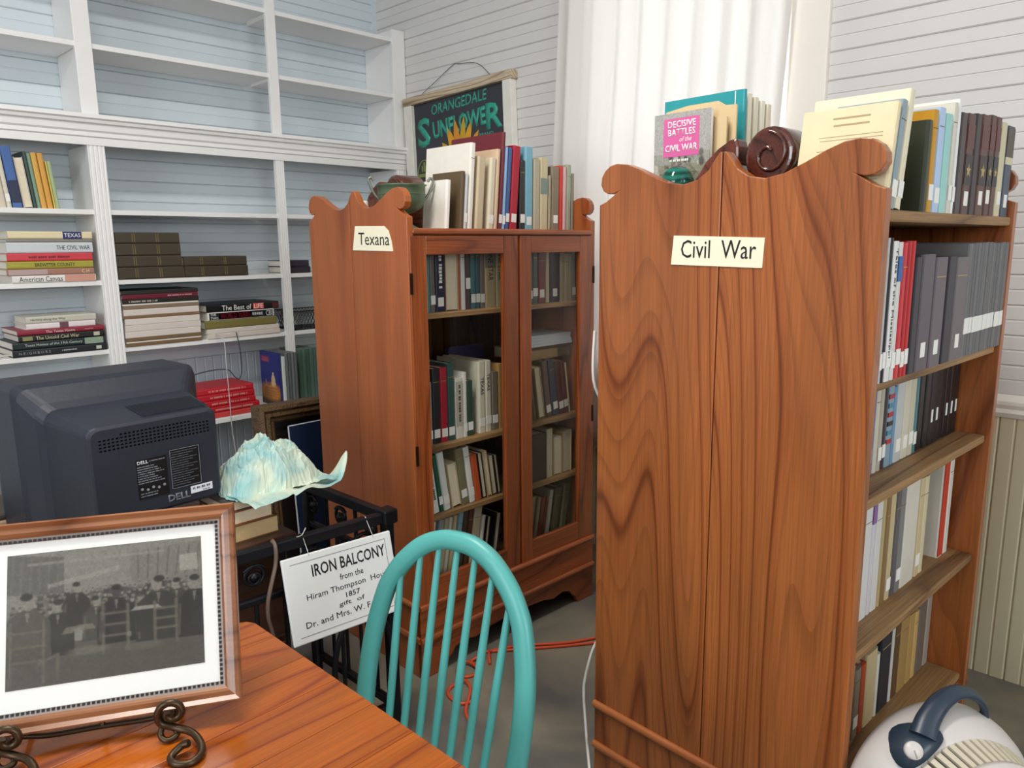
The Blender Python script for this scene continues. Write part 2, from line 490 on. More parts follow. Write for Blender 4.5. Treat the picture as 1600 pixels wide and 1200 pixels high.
# lower unit: fluted uprights
def fluted(x0, x1, z0, z1):
    n = 4; w = (x1 - x0); p = [(x0, .022), (x0, 0)]
    for i in range(n):
        c = x0 + w * (i + .5) / n
        p += [(c - w * .055, 0), (c, .004), (c + w * .055, 0)]
    p += [(x1, 0), (x1, .022)]
    MB().prism(p, 'z', z0, z1).build('upright', M_WHITE, sh)
for x0, x1 in ((1.192, 1.263), (2.098, 2.146), (2.895, 2.968)):
    fluted(x0, x1, 0.0, 2.010)
    if not 2 < x0 < 2.5: MB().box(x0 + .006, x0 + .028, .022, DB, 0.0, 2.010).build('divider_panel', M_WHITE, sh)
fluted(XL - .05, XL + .02, 0, 2.010)
MB().box(XL - .03, XL, .022, DB, 0, 2.01).build('divider_panel', M_WHITE, sh)
for z in (1.73, 1.415, 1.10):
    shelf_board(XL, 1.198, z); shelf_board(1.22, 2.104, z); shelf_board(2.126, 2.90, z)
# the lowest shelf is deeper, like a counter
for x0, x1 in ((XL, 1.192), (1.263, 2.098), (2.146, 2.895)):
    MB().box(x0, x1, -.12, DB, .688, .712).build('shelf', M_WHITE, sh, .002)
# ------------------------------------------------------------------ two wooden bookcases with scroll-topped ends
W_PANEL = wood('varnished_oak_upright', 'z', 'a8602f', '9c5528', '763914', rings=22, across=2.1, along=.26, fib=.20, fine=.80)
W_PANEL_Y = wood('varnished_oak_level', 'y', 'a8602f', '9c5428', '7c3d17', rings=10, across=4, along=.4, fib=.14)
W_PANEL_T = wood('varnished_oak_reddish', 'z', 'a85a2a', 'a05324', '8a4219', rings=14, across=2.2, along=.18, fib=.16, fine=.92)
W_DOOR = wood('dark_red_oak_upright', 'z', 'a05227', '924921', '713415', rings=8, across=4, along=.4)
W_DOOR_X = wood('dark_red_oak_level', 'x', 'a05227', '924921', '713415', rings=8, across=4, along=.4)
W_SHELF = wood('dull_pine_shelf', 'x', 'a07a4e', '8f6a42', '6e4c2e', rings=8, across=4, along=.4, rough=.55, coat=0)
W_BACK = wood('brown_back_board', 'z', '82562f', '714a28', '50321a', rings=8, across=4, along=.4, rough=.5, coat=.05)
M_BRASS_DARK = plain('dark_hinge_metal', '2c2420', .5, metal=.8)

HALF = [(0, 1.648), (.020, 1.655), (.040, 1.667), (.056, 1.677), (.042, 1.673), (.025, 1.674), (.012, 1.681), (.004, 1.696), (.006, 1.714), (.016, 1.729),
        (.032, 1.740), (.052, 1.744), (.083, 1.740), (.119, 1.727), (.157, 1.709), (.203, 1.690), (.244, 1.683), (.281, 1.690), (.309, 1.708), (.326, 1.731), (.337, 1.745)]
def end_profile(D, y0, y1, top_scale=1.0):
    """outline (y,z) of the end board between y0 and y1"""
    k = D / .69
    half = [(y * k, z) for y, z in HALF]
    full = half + [(D - y, z) for y, z in half[::-1]]
    pts = [(y0, 0.0)]
    def z_at(yq):
        best = None
        for a, c in zip(full[3:-4], full[4:-3]):
            if min(a[0], c[0]) <= yq <= max(a[0], c[0]) and abs(a[0] - c[0]) > 1e-6:
                best = a[1] + (c[1] - a[1]) * (yq - a[0]) / (c[0] - a[0])
        return best
    top = []
    if y0 > 1e-6: top.append((y0, z_at(y0)))
    for p in full:
        if y0 - 1e-6 <= p[0] <= y1 + 1e-6: top.append(p)
    if y1 < D - 1e-6: top.append((y1, z_at(y1)))
    # outline: bottom y0 -> bottom y1 -> up -> along the top back to y0
    return [(y0, 0.0), (y1, 0.0)] + top[::-1]
def half_round(r):
    return [(r * math.cos(a), r * math.sin(a)) for a in [math.pi * i / 6 - math.pi / 2 for i in range(7)]]

def end_boards(root, D, split, x, th, mat, outer):
    g = .0012
    MB().prism(end_profile(D, 0, split - g), 'x', x, x + th).build('end_board', mat, root, .004)
    MB().prism(end_profile(D, split + g, D), 'x', x, x + th).build('end_board', mat, root, .004)
    # dark backing that closes the crack between the two boards
    for z in (.276, .150):
        mb = MB().tube([(x + (0 if outer < 0 else th), .0, z), (x + (0 if outer < 0 else th), D, z)], .012, 10)
        mb.build('base_moulding', W_PANEL_Y, root)

# ---- glazed case: sign "Texana"
TEX_D, TEX_L = .62, .96
tex = empty('glazed_bookcase', (1.566, 1.983, 0), math.radians(-1.68))
tag(tex, 'tall glazed oak bookcase with scroll-topped end and paper sign reading Texana', 'bookcase')
TEX_M = Matrix.Translation((1.566, 1.983, 0)) @ Matrix.Rotation(math.radians(-1.68), 4, 'Z')
end_boards(tex, TEX_D, .335, 0, .026, W_PANEL_T, -1)
end_boards(tex, TEX_D, .335, TEX_L - .026, .026, W_PANEL_T, 1)
MB().box(.026, TEX_L - .026, .0, TEX_D - .01, 1.590, 1.612).build('top_board', W_DOOR_X, tex, .004)
MB().box(.02, TEX_L - .02, -.006, .0, 1.593, 1.607).build('top_moulding', W_DOOR_X, tex, .003)
for i in range(6):
    w = (TEX_L - .052) / 6
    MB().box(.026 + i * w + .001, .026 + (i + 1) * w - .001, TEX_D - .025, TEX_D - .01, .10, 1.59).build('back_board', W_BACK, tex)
TEX_SH = [1.322, .842, .582, .312]
for z in TEX_SH:
    MB().box(.027, TEX_L - .027, .045, TEX_D - .026, z - .020, z).build('shelf', W_SHELF, tex, .003)
# doors: left x .026-.508, right .522-.934 ; rails and stiles
def door(x0, x1, s0, s1, z0, z1, hinge_x):
    d = empty('door'); d.parent = tex
    MB().box(x0, x0 + s0, -.002, .020, z0, z1).build('stile', W_DOOR, d, .002)
    MB().box(x1 - s1, x1, -.002, .020, z0, z1).build('stile', W_DOOR, d, .002)
    MB().box(x0 + s0, x1 - s1, -.001, .019, z1 - .064, z1).build('rail', W_DOOR_X, d, .002)
    MB().box(x0 + s0, x1 - s1, -.001, .019, z0, z0 + .095).build('rail', W_DOOR_X, d, .002)
    MB().box(x0 + s0 - .004, x1 - s1 + .004, .009, .012, z0 + .092, z1 - .060).build('pane', glass_mat() if x0 > .3 else glass_mat('clean_old_glass', .008, .25), d)
    for z in (1.43, .84):
        MB().box(hinge_x - .004, hinge_x + .004, -.006, .0, z - .035, z + .035).build('hinge', M_BRASS_DARK, d)
    return d
door(.008, .508, .068, .072, .272, 1.588, .010)
door(.522, .952, .058, .085, .272, 1.588, .950)
MB().box(.508, .522, .006, .03, .272, 1.588).build('centre_post', W_DOOR, tex)
# base: drawer-like plinth, moulding, bracket feet with a curved cut
MB().box(.0, TEX_L, -.004, .02, .155, .268).build('plinth_front', W_DOOR_X, tex, .002)
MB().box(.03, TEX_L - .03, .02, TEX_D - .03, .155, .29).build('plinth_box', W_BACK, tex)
foot = [(0, 0), (.10, 0), (.115, .03), (.14, .05), (.155, .07), (.20, .082), (.26, .07), (.32, .085), (.48, .095), (.64, .085), (.70, .07), (.76, .082), (.805, .07), (.82, .05), (.845, .03), (.86, 0), (.96, 0), (.96, .155), (0, .155)]
MB().prism(foot, 'y', -.006, .018).build('bracket_foot', W_DOOR_X, tex, .002)
for z in (.276, .150):
    MB().tube([(-.004, -.004, z), (TEX_L, -.004, z)], .012, 10).build('base_moulding', W_DOOR_X, tex)

# ---- open case: sign "Civil War"
CIV_D, CIV_L = .69, .868
civ = empty('open_bookcase', (1.510, .494, 0), math.radians(-3.06))
tag(civ, 'open oak bookcase with scroll-topped end and paper sign reading Civil War', 'bookcase')
CIV_M = Matrix.Translation((1.510, .494, 0)) @ Matrix.Rotation(math.radians(-3.06), 4, 'Z')
end_boards(civ, CIV_D, .345, 0, .030, W_PANEL, -1)
end_boards(civ, CIV_D, .345, CIV_L - .028, .028, W_PANEL, 1)
MB().box(.030, CIV_L - .028, .006, CIV_D - .01, 1.588, 1.611).build('top_board', W_SHELF, civ, .005)
for i in range(5):
    w = (CIV_L - .058) / 5
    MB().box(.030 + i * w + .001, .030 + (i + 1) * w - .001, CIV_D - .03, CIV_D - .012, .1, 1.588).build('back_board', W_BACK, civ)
CIV_SH = [1.276, 1.026, .680, .312]
for i, z in enumerate(CIV_SH):
    MB().box(.031, CIV_L - .029 - (.0 if i == 0 else .002), .012, CIV_D - .031, z - .022, z).build('shelf', W_SHELF, civ, .004)
MB().box(.030, CIV_L - .028, .01, .03, .05, .29).build('plinth_front', W_DOOR_X, civ, .003)

# paper signs
M_CARD = plain('laminated_cream_card', 'fbf4d8', .22, var=.02)
M_INK = plain('black_ink', '17171a', .5, var=.02)
def card(root, pts, x):
    # pts: (y,z) outline, card in the plane x just in front of the end board
    c = MB().prism(pts, 'x', x - .0022, x - .0004).build('sign_card', M_CARD, root)
    c['label'] = 'cream paper sign taped to the end board'
    return c
c1 = card(civ, [(.470, 1.504), (.464, 1.570), (.237, 1.562), (.240, 1.499)], 0)
lettering('Civil  War', M_INK, c1, plane_M((-.0024, .349, 1.5385), (0, -1, -.012), (0, -.012, 1)), width=.188, height=.040)
c2 = card(tex, [(.320, 1.541), (.300, 1.625), (.125, 1.621), (.100, 1.605), (.085, 1.570), (.078, 1.537)], 0)
lettering('Texana', M_INK, c2, plane_M((-.0024, .188, 1.579), (0, -1, -.02), (0, -.02, 1)), width=.185, height=.042)
# ------------------------------------------------------------------ books
M_PAGES = plain('page_edges', 'e4d8bd', .8, var=.08, scale=60)
M_PAGES_W = plain('white_page_edges', 'ece6da', .8, var=.06, scale=60)
M_LABEL = plain('white_call_label', 'f3f1ea', .5, var=.02)
M_GOLD = plain('gilt_lettering', 'b89b55', .4, var=.05)
M_WHITE_INK = plain('white_lettering', 'f0eee8', .5, var=.02)

ORD = ['first', 'second', 'third', 'fourth', 'fifth', 'sixth', 'seventh', 'eighth', 'ninth', 'tenth', 'eleventh', 'twelfth', 'thirteenth', 'fourteenth', 'fifteenth', 'sixteenth', 'seventeenth', 'eighteenth', 'nineteenth', 'twentieth', 'twenty-first', 'twenty-second']
def colour_name(h):
    r, g, b_ = [int(h[i:i + 2], 16) for i in (0, 2, 4)]
    mx, mn = max(r, g, b_), min(r, g, b_)
    import colorsys
    hu, sa, va = colorsys.rgb_to_hsv(r / 255, g / 255, b_ / 255); hu *= 360
    if va < .22: return 'black'
    if sa < .09: return 'white' if va > .82 else ('pale grey' if va > .62 else ('grey' if va > .4 else 'dark grey'))
    if sa < .2 and va > .75: return 'cream' if 20 < hu < 90 else 'pale grey'
    if hu < 12 or hu > 335: n = 'red' if sa > .5 else 'pinkish'
    elif hu < 45: n = 'orange' if (sa > .72 and va > .6) else ('brown' if va < .6 else 'tan')
    elif hu < 70: n = 'olive' if va < .6 else ('mustard' if sa > .5 else 'cream')
    elif hu < 165: n = 'green'
    elif hu < 200: n = 'teal'
    elif hu < 255: n = 'blue'
    else: n = 'purple'
    if n in ('cream', 'tan', 'mustard', 'orange', 'pinkish', 'olive'): return n
    return ('dark ' if va < .42 else ('pale ' if va > .72 and sa < .4 else '')) + n

BOOK_MESH = {}
def book_meshes(t, h, d, soft):
    key = (round(t, 4), round(h, 4), round(d, 4), soft)
    if key in BOOK_MESH: return BOOK_MESH[key]
    c = .0012 if soft else min(.0028, t * .22)
    r = min(t * .35, .006) if not soft else min(t * .2, .003)
    # U-shaped cover seen from above: spine at y = 0
    out = [(0, d), (0, r), (r * .3, r * .3), (r, 0), (t - r, 0), (t - r * .3, r * .3), (t, r), (t, d)]
    inn = [(t - c, d), (t - c, r + c), (c, r + c), (c, d)]
    cover = MB().prism(out + inn, 'z', 0, h).mesh('book')
    e = .001 if soft else .0035
    pages = MB().box(c, t - c, r + c * .5, d - (0.0005 if soft else .004), e, h - e).mesh('pages')
    BOOK_MESH[key] = (cover, pages)
    return BOOK_MESH[key]

def make_book(M, t, h, d, col, label, soft=False, rough=.45, flip=False, pages=None, group=None, name='book', cat='book'):
    cv, pg = book_meshes(t, h, d, soft)
    o = bpy.data.objects.new(name, cv.copy()); COL.objects.link(o)
    o.data.materials.append(plain('cover_' + col, col, rough, var=.07, scale=30))
    o.matrix_world = M @ (Tm(t, d, 0) @ Rm('Z', 180) if flip else Matrix.Identity(4))
    p = bpy.data.objects.new('pages', pg.copy()); COL.objects.link(p); p.parent = o
    p.data.materials.append(pages or M_PAGES)
    tag(o, label, cat, group)
    return o

def spine_label(o, t, z0, hh=.03, w=None):
    w = w or min(t * .86, .026)
    MB().box(t / 2 - w / 2, t / 2 + w / 2, -.0006, .0012, z0, z0 + hh).build('call_label', M_LABEL, o)

def word_bars(o, M, width, height, mat, seed=1, name='worn_lettering'):
    """print too worn to read: a row of short strokes"""
    r_ = random.Random(seed); mb = MB(); x = -width / 2
    while x < width / 2 - height * .3:
        w = min(height * (.35 + .4 * r_.random()), width / 2 - x)
        mb.box(x, x + w, -height / 2 * (.7 + .3 * r_.random()), height / 2 * (.7 + .3 * r_.random()), 0, .0004)
        x += w + height * (.18 if r_.random() < .8 else .7)
    p = mb.build(name, mat, o); p.matrix_local = M
    return p

def spine_text_down(o, t, h, txt, mat, frac=.5, zc=.55, hh=None):
    lettering(txt, mat, o, plane_M((t / 2, -.0006, h * zc), (0, 0, -1), (1, 0, 0)), width=h * frac, height=hh or t * .45)

def row(base, shelf_z, yspine, ents, anchor, shelf_name, group, dmax=.22, xmax=None, xscale=1.0, seed=1):
    rnd = random.Random(seed)
    px, pl, ph_ = -1, 0, .2
    out = []
    for i, e in enumerate(ents):
        x0, t, h, lean, col, op = e
        x0 *= xscale; t *= xscale
        d = op.get('cov', min(dmax, max(.11, h * .66) * (0.92 + .16 * rnd.random())))
        ca, sa = math.cos(math.radians(lean)), math.sin(math.radians(lean))
        if px > -1:
            lo = px + .0008
            if lean > pl + .5 and lean > 0 and pl <= 0: pass
            if lean < pl - .5 : lo += min(h, ph_) * (math.sin(math.radians(pl)) - sa) * 1.0
            x0 = max(x0, lo)
        foot = t * ca
        # pivot so that the lower corner rests on the shelf
        if lean >= 0: M = Tm(x0 + foot, yspine, shelf_z) @ Rm('Y', lean) @ Tm(-t, 0, 0)
        else: M = Tm(x0, yspine, shelf_z) @ Rm('Y', lean)
        kind = 'slim ' if t < .018 else ('thick ' if t > .042 else '')
        what = 'hardback' if not op.get('soft') else 'paperback'
        extra = ''
        if op.get('flip'): extra = ' pages outward'
        elif op.get('txt'): extra = ' with lettered spine'
        elif op.get('bars'): extra = ' worn lettering'
        elif op.get('lab'): extra = ' labelled'
        lab = f"{kind}{colour_name(col)} {what}{extra}, {ORD[i]} from {anchor}, {shelf_name}"
        o = make_book(base @ M, t, h, d, col, lab, soft=bool(op.get('soft')), rough=op.get('r', .4), flip=bool(op.get('flip')), group=group)
        if not op.get('flip'):
            if op.get('lab') == 1: spine_label(o, t, .018 + .012 * rnd.random(), .032)
            if op.get('lab') == 2: spine_label(o, t, .075, .04)
            if op.get('lab') == 3: spine_label(o, t, .055, .03)
            dark = sum(int(col[j:j + 2], 16) for j in (0, 2, 4)) < 330
            if op.get('bars'):
                word_bars(o, plane_M((t / 2, -.0006, h * .58), (0, 0, -1), (1, 0, 0)), h * op['bars'], t * .34, M_WHITE_INK if dark else plain('brown_grey_ink', '4d463c', .5), i)
            if op.get('txt'):
                spine_text_down(o, t, h, op['txt'], M_WHITE_INK if dark else M_INK, op.get('tf', .55), op.get('tz', .6))
            elif t > .02 and rnd.random() < .6 and not op.get('star') and not op.get('plain'):
                # an author or title band, too small to read: gilt rules
                mb = MB()
                for zz in (h * .82,): mb.box(t * .12, t * .88, -.0003, .001, zz, zz + .0016)
                mb.build('spine_rule', M_GOLD if dark else plain('brown_rule', '6a5a48', .5), o)
            if op.get('star'):
                lb = MB().box(t * .06, t * .94, -.0004, .002, h * .30, h * .60).build('spine_panel', plain('black_spine_panel', '1b1a1c', .4), o)
                pts = []
                for k in range(10):
                    rr = (.30 if k % 2 == 0 else .13) * t
                    pts.append((t / 2 + rr * math.sin(k * math.pi / 5), h * .44 + rr * math.cos(k * math.pi / 5)))
                MB().prism(pts, 'y', -.0009, -.0003).build('gilt_star', M_GOLD, o)
                MB().box(t * .06, t * .94, -.0004, .002, h * .66, h * .90).build('title_panel', plain('maroon_title_panel', '5c2620', .4), o)
            if op.get('band'):
                MB().box(t * .04, t * .96, -.0005, .002, h * .58, h * .66).build('title_panel', plain('cream_title_panel', 'd8cfae', .5), o)
                MB().box(t * .04, t * .96, -.0005, .002, h * .66, h * .98).build('spine_panel', plain('mottled_panel', '5a5248', .5, var=.5, scale=60), o)
            if op.get('stripe'):
                for k, cc in enumerate(('b02a3a', '4a86a8', '2a2a2e', 'b02a3a', '4a86a8', 'b02a3a')):
                    MB().box(t * .05, t * .95, -.0005, .002, h * (.28 + k * .11), h * (.28 + k * .11) + .011).build('colour_stripe', plain('stripe_' + cc, cc, .4), o)
            if op.get('top'):
                MB().box(t * .04, t * .96, -.0005, .002, h * op['top'][0], h * op['top'][1]).build('spine_panel', plain('panel_' + op['top'][2], op['top'][2], .45), o)
        out.append((o, t, h, d))
        ph_ = h
        px, pl = x0 + foot / max(ca * ca, .5) if lean else x0 + t, lean
    return out

E3 = {}
LB = {'lab': 1}
FL = {'flip': 1}
ROW_TEX1 = [
  (0.127,0.012,0.238,0,'d8d5cc',E3),(0.139,0.009,0.24,0,'4f7f7a',E3),(0.149,0.023,0.235,0,'6b625b',LB),(0.172,0.045,0.238,0,'1b2140',{'lab':1,'bars':.5}),
  (0.217,0.059,0.222,0,'c9a27c',FL),(0.276,0.012,0.22,0,'a5532a',E3),(0.289,0.022,0.23,0,'e6e4de',E3),(0.312,0.024,0.236,0,'4a3a35',{'lab':2}),
  (0.337,0.024,0.232,0,'3e6f74',LB),(0.362,0.022,0.235,0,'35606b',LB),(0.385,0.023,0.235,0,'7d7468',LB),(0.409,0.056,0.24,0,'c7b58a',{'txt':'LONE STAR','tf':.52,'tz':.68,'top':(.62,.99,'8e897c')}),(0.467,0.039,0.24,0,'cbb88c',{'txt':'LONE STAR','tf':.52,'tz':.68}),
  (0.657,0.010,0.225,0,'6a7a70',LB),(0.668,0.030,0.22,0,'56605c',LB),(0.698,0.044,0.205,0,'7c2f33',LB),(0.743,0.023,0.215,0,'c8bda0',E3),(0.767,0.062,0.2,0,'2f2b33',LB),(0.832,0.027,0.2,0,'b8a480',E3),(0.860,0.025,0.195,0,'c4b08a',E3),(0.885,0.020,0.192,0,'bda880',E3),(0.907,0.022,0.205,0,'8e8b80',LB)]
ROW_TEX2 = [
  (0.125,0.018,0.231,0,'8d9490',LB),(0.145,0.036,0.277,0,'22242a',LB),(0.182,0.033,0.277,0,'a81f33',LB),(0.217,0.031,0.289,0,'2f5550',LB),
  (0.255,0.034,0.228,0,'ddd9cc',{'bars':.62,'top':(.2,.95,'b9b4a4')}),(0.289,0.020,0.247,0,'e4e2da',LB),(0.312,0.027,0.212,0,'2c4a3c',LB),
  (0.369,0.034,0.278,0,'dcd6c0',{'lab':1,'txt':'TEXAS','tf':.24,'tz':.66,'cov':.25}),(0.404,0.030,0.278,0,'ddd7c2',{'lab':1,'txt':'TEXAS','tf':.24,'tz':.70,'cov':.25}),(0.437,0.033,0.231,0,'7d7566',LB),(0.473,0.028,0.257,0,'a68048',E3),
  (0.673,0.013,0.209,-8,'6b5f4f',E3),(0.703,0.035,0.218,-8,'b09a78',FL),(0.748,0.034,0.241,-8,'5f4a3c',LB),(0.789,0.037,0.241,-8,'3c4152',LB),(0.830,0.030,0.233,-8,'5b2f2c',LB),(0.862,0.027,0.228,-8,'6b2d2a',LB),(0.891,0.009,0.220,-8,'c6b590',E3)]
ROW_TEX3 = [
  (0.127,0.029,0.225,-8,'e4e6e0',{'bars':.7}),(0.160,0.018,0.225,-8,'1f5a40',LB),(0.180,0.030,0.228,-8,'dfe2dc',LB),(0.218,0.043,0.174,-8,'ccb993',FL),(0.265,0.036,0.225,-8,'7a7658',LB),(0.307,0.027,0.225,-8,'e8e6e0',LB),(0.337,0.031,0.186,-8,'c4572f',E3),(0.371,0.022,0.187,-8,'1d1b1a',FL),(0.396,0.024,0.188,-8,'c0a878',FL),(0.422,0.027,0.165,-8,'26211f',FL),(0.452,0.017,0.164,-8,'2b2522',FL),
  (0.642,0.094,0.20,0,'2a2523',{'plain':1}),(0.738,0.037,0.21,0,'c8bfa8',E3),(0.778,0.054,0.17,0,'b49a68',FL),(0.834,0.060,0.185,0,'b8a070',FL)]
ROW_TEX4 = [
  (0.090,0.016,0.236,10,'d4d6d0',E3),(0.122,0.024,0.236,10,'8e9490',E3),(0.150,0.018,0.235,10,'b9aa8c',E3),(0.172,0.016,0.233,10,'cfc9b8',E3),(0.195,0.016,0.235,10,'c7b98c',E3),(0.220,0.022,0.238,10,'8fb0bd',E3),(0.245,0.021,0.238,10,'4a4038',{'plain':1}),(0.272,0.025,0.238,10,'5a3a2a',E3),(0.299,0.040,0.238,10,'c9bda4',E3),(0.345,0.018,0.196,10,'dcdad2',E3),(0.372,0.019,0.185,10,'1c1c1e',FL),(0.420,0.027,0.186,10,'1b1b1d',FL),
  (0.620,0.030,0.203,10,'8a7a58',E3),(0.665,0.017,0.190,10,'94866a',E3),(0.690,0.019,0.185,10,'7a221c',E3),(0.714,0.016,0.178,10,'6d1f1a',E3),(0.735,0.023,0.205,10,'b4b0a6',E3),(0.775,0.038,0.205,10,'55503c',E3),(0.830,0.034,0.208,10,'6a6a50',E3)]
ROW_TEX0 = [
  (0.236,0.020,0.171,5,'f2ede2',{'cov':.13}),(0.305,0.016,0.205,5,'5f4d34',{'cov':.17,'r':.6}),(0.324,0.014,0.195,5,'c9c9c8',LB),(0.342,0.023,0.307,5,'ece6da',{'cov':.26}),(0.381,0.036,0.261,5,'cdbb9b',{'cov':.2}),(0.443,0.027,0.260,5,'ded2b8',LB),(0.473,0.018,0.295,5,'d8b99b',E3),(0.497,0.017,0.359,5,'6c1f28',{'lab':1,'cov':.3}),(0.516,0.014,0.306,5,'8fb0d8',LB),(0.533,0.019,0.305,5,'3d5a8c',LB),(0.556,0.039,0.313,5,'b0162f',LB),(0.612,0.027,0.263,1,'2d2a26',LB),(0.641,0.042,0.315,1,'7ab0c2',LB),(0.689,0.036,0.271,1,'b8ad94',E3),(0.728,0.043,0.280,1,'cdbf98',{'top':(.5,.72,'7f8f86')}),(0.775,0.016,0.215,1,'a89c80',E3),(0.795,0.044,0.250,1,'8b7a66',LB),(0.842,0.019,0.257,1,'cf3b26',E3),(0.863,0.020,0.252,1,'d9aeb0',E3),(0.886,0.026,0.263,1,'a3a890',E3),(0.914,0.018,0.230,1,'8f8672',E3)]
ROW_CIV1 = [
  (0.032,0.012,0.282,0,'b9b7b6',LB),(0.045,0.016,0.282,0,'1a1a1c',LB),(0.062,0.026,0.276,0,'e6e4e0',{'txt':'Tales of the Mississippi','lab':1,'tf':.78,'tz':.56}),(0.089,0.022,0.274,0,'d9d6cf',{'lab':1,'top':(.72,.90,'2f5f9f')}),(0.112,0.024,0.273,0,'c92a35',LB),(0.137,0.020,0.276,0,'b3141c',LB),(0.158,0.020,0.276,0,'c01a20',LB),
  (0.184,0.036,0.243,0,'2a2730',{'plain':1}),(0.223,0.074,0.248,0,'5a5058',LB),(0.302,0.074,0.241,0,'665a60',LB),(0.381,0.053,0.241,0,'241f2a',{'plain':1}),(0.436,0.085,0.239,0,'6b6062',LB)]
ROW_CIV2 = [
  (0.208,0.049,0.198,0,'3f6fb0',LB),(0.257,0.024,0.202,0,'cfc8b4',E3),(0.282,0.022,0.201,0,'b5aea0',LB),(0.303,0.020,0.199,0,'3a3236',LB),(0.324,0.034,0.198,0,'8aa0b0',{'stripe':1}),(0.360,0.018,0.190,0,'6d97b8',E3),(0.379,0.045,0.195,0,'c4c8c6',LB),(0.424,0.043,0.195,0,'d4ceb8',LB),(0.467,0.033,0.193,0,'c9c3ac',LB),(0.502,0.020,0.193,0,'4f7f86',LB)]
ROW_CIV3 = [
  (0.179,0.023,0.290,0,'9a96a0',E3),(0.203,0.050,0.289,0,'d9d9d6',E3),(0.253,0.022,0.283,0,'d4cfd6',{'top':(.8,.98,'8a5fa0')}),(0.276,0.037,0.279,0,'d8d6d0',E3),(0.313,0.020,0.276,0,'b8a578',E3),(0.334,0.027,0.273,0,'8a6b42',E3),(0.362,0.030,0.272,0,'c8b78e',LB),(0.393,0.030,0.277,0,'59565a',E3),(0.424,0.033,0.278,0,'7d7a7e',LB),(0.458,0.092,0.283,0,'dad4c6',{'plain':1}),(0.556,0.031,0.270,0,'cdbb92',LB),(0.588,0.029,0.268,0,'d6caa6',E3),(0.731,0.040,0.289,0,'ddd8cc',{'cov':.2,'plain':1,'top':(.01,.99,'c8432f')}),(0.775,0.036,0.290,0,'e2ddd2',E3)]
ROW_CIV4 = [
  (0.266,0.035,0.21,0,'9a8a78',E3),(0.302,0.037,0.19,0,'8a7b6a',LB),(0.340,0.029,0.19,0,'b04a24',E3),(0.370,0.068,0.205,0,'c9b48a',E3),(0.439,0.020,0.18,0,'d8d4c6',E3),(0.460,0.074,0.22,0,'1c2230',E3),(0.535,0.021,0.22,0,'c8c6c0',E3),(0.557,0.039,0.225,0,'5b4228',E3),(0.597,0.059,0.22,0,'a3834e',E3),(0.657,0.042,0.21,0,'b08f56',E3),(0.700,0.031,0.205,0,'c7a466',E3),(0.731,0.062,0.23,0,'6e665c',E3),(0.794,0.040,0.24,0,'a39a90',E3)]
ROW_CIV0 = [
  (0.030,0.018,0.200,9,'e5d6ae',{'cov':.185,'r':.6}),(0.052,0.025,0.205,9,'8fa0a6',LB),(0.082,0.027,0.228,9,'e8ddc0',{'lab':1,'cov':.19}),(0.222,0.025,0.182,0,'343a2a',{'cov':.2}),(0.250,0.027,0.205,0,'c8921f',{'lab':1,'cov':.22}),(0.282,0.036,0.213,0,'b4cbe8',LB),(0.322,0.040,0.205,0,'9fd4cc',E3),(0.368,0.022,0.232,0,'d8d2c2',LB),(0.394,0.018,0.242,0,'e9e9e4',{'lab':1,'cov':.3}),(0.416,0.040,0.217,0,'45393c',{'plain':1}),(0.460,0.053,0.220,0,'56352c',{'lab':1,'star':1}),(0.516,0.040,0.225,0,'33282c',{'plain':1}),(0.560,0.060,0.228,0,'5a372d',{'lab':1,'star':1}),(0.624,0.042,0.233,0,'54332a',{'lab':1,'star':1}),(0.668,0.040,0.233,0,'56352c',{'star':1}),(0.714,0.044,0.226,0,'d2c8a4',LB),(0.762,0.062,0.222,0,'3d4a5c',{'lab':1,'band':1})]
for nm in ('TEX1', 'TEX2', 'TEX3'):
    r_ = globals()['ROW_' + nm]
split = lambda r_, x: ([e for e in r_ if e[0] < x], [e for e in r_ if e[0] >= x])
TXT = {'TEX1': ('top', 1.322, .075), 'TEX2': ('second', .842, .075), 'TEX3': ('third', .582, .065), 'TEX4': ('bottom', .312, .075)}
for nm, (wd, z, ys) in TXT.items():
    a_, b_ = split(globals()['ROW_' + nm], .56)
    row(TEX_M, z, ys, a_, 'the hinge side', f'left door {wd} shelf', f'books on the {wd} shelf of the glazed case', dmax=.3, seed=ord(nm[3]))
    row(TEX_M, z, ys, b_, 'the centre post', f'right door {wd} shelf', f'books on the {wd} shelf of the glazed case', dmax=.3, seed=ord(nm[3]) + 9)
row(TEX_M, 1.612, .09, ROW_TEX0, 'the green bowl', 'atop glazed case', 'books on top of the glazed case', dmax=.3, seed=3)
r0 = row(CIV_M, 1.611, .012, ROW_CIV0, 'the scrolled end', 'atop open case', 'books on top of the open case', dmax=.3, seed=4)
row(CIV_M, 1.276, .0, ROW_CIV1, 'the sign board', 'open case upper shelf', 'books on the upper shelf of the open case', dmax=.3, seed=5)
row(CIV_M, 1.026, .083, ROW_CIV2, 'the striped spine end', 'open case second shelf', 'books on the second shelf of the open case', dmax=.3, seed=6)
row(CIV_M, .680, .07, ROW_CIV3, 'the sign board', 'open case third shelf', 'books on the third shelf of the open case', dmax=.3, seed=7)
row(CIV_M, .312, .10, ROW_CIV4, 'the sign board', 'open case bottom shelf', 'books on the bottom shelf of the open case', dmax=.3, seed=8)
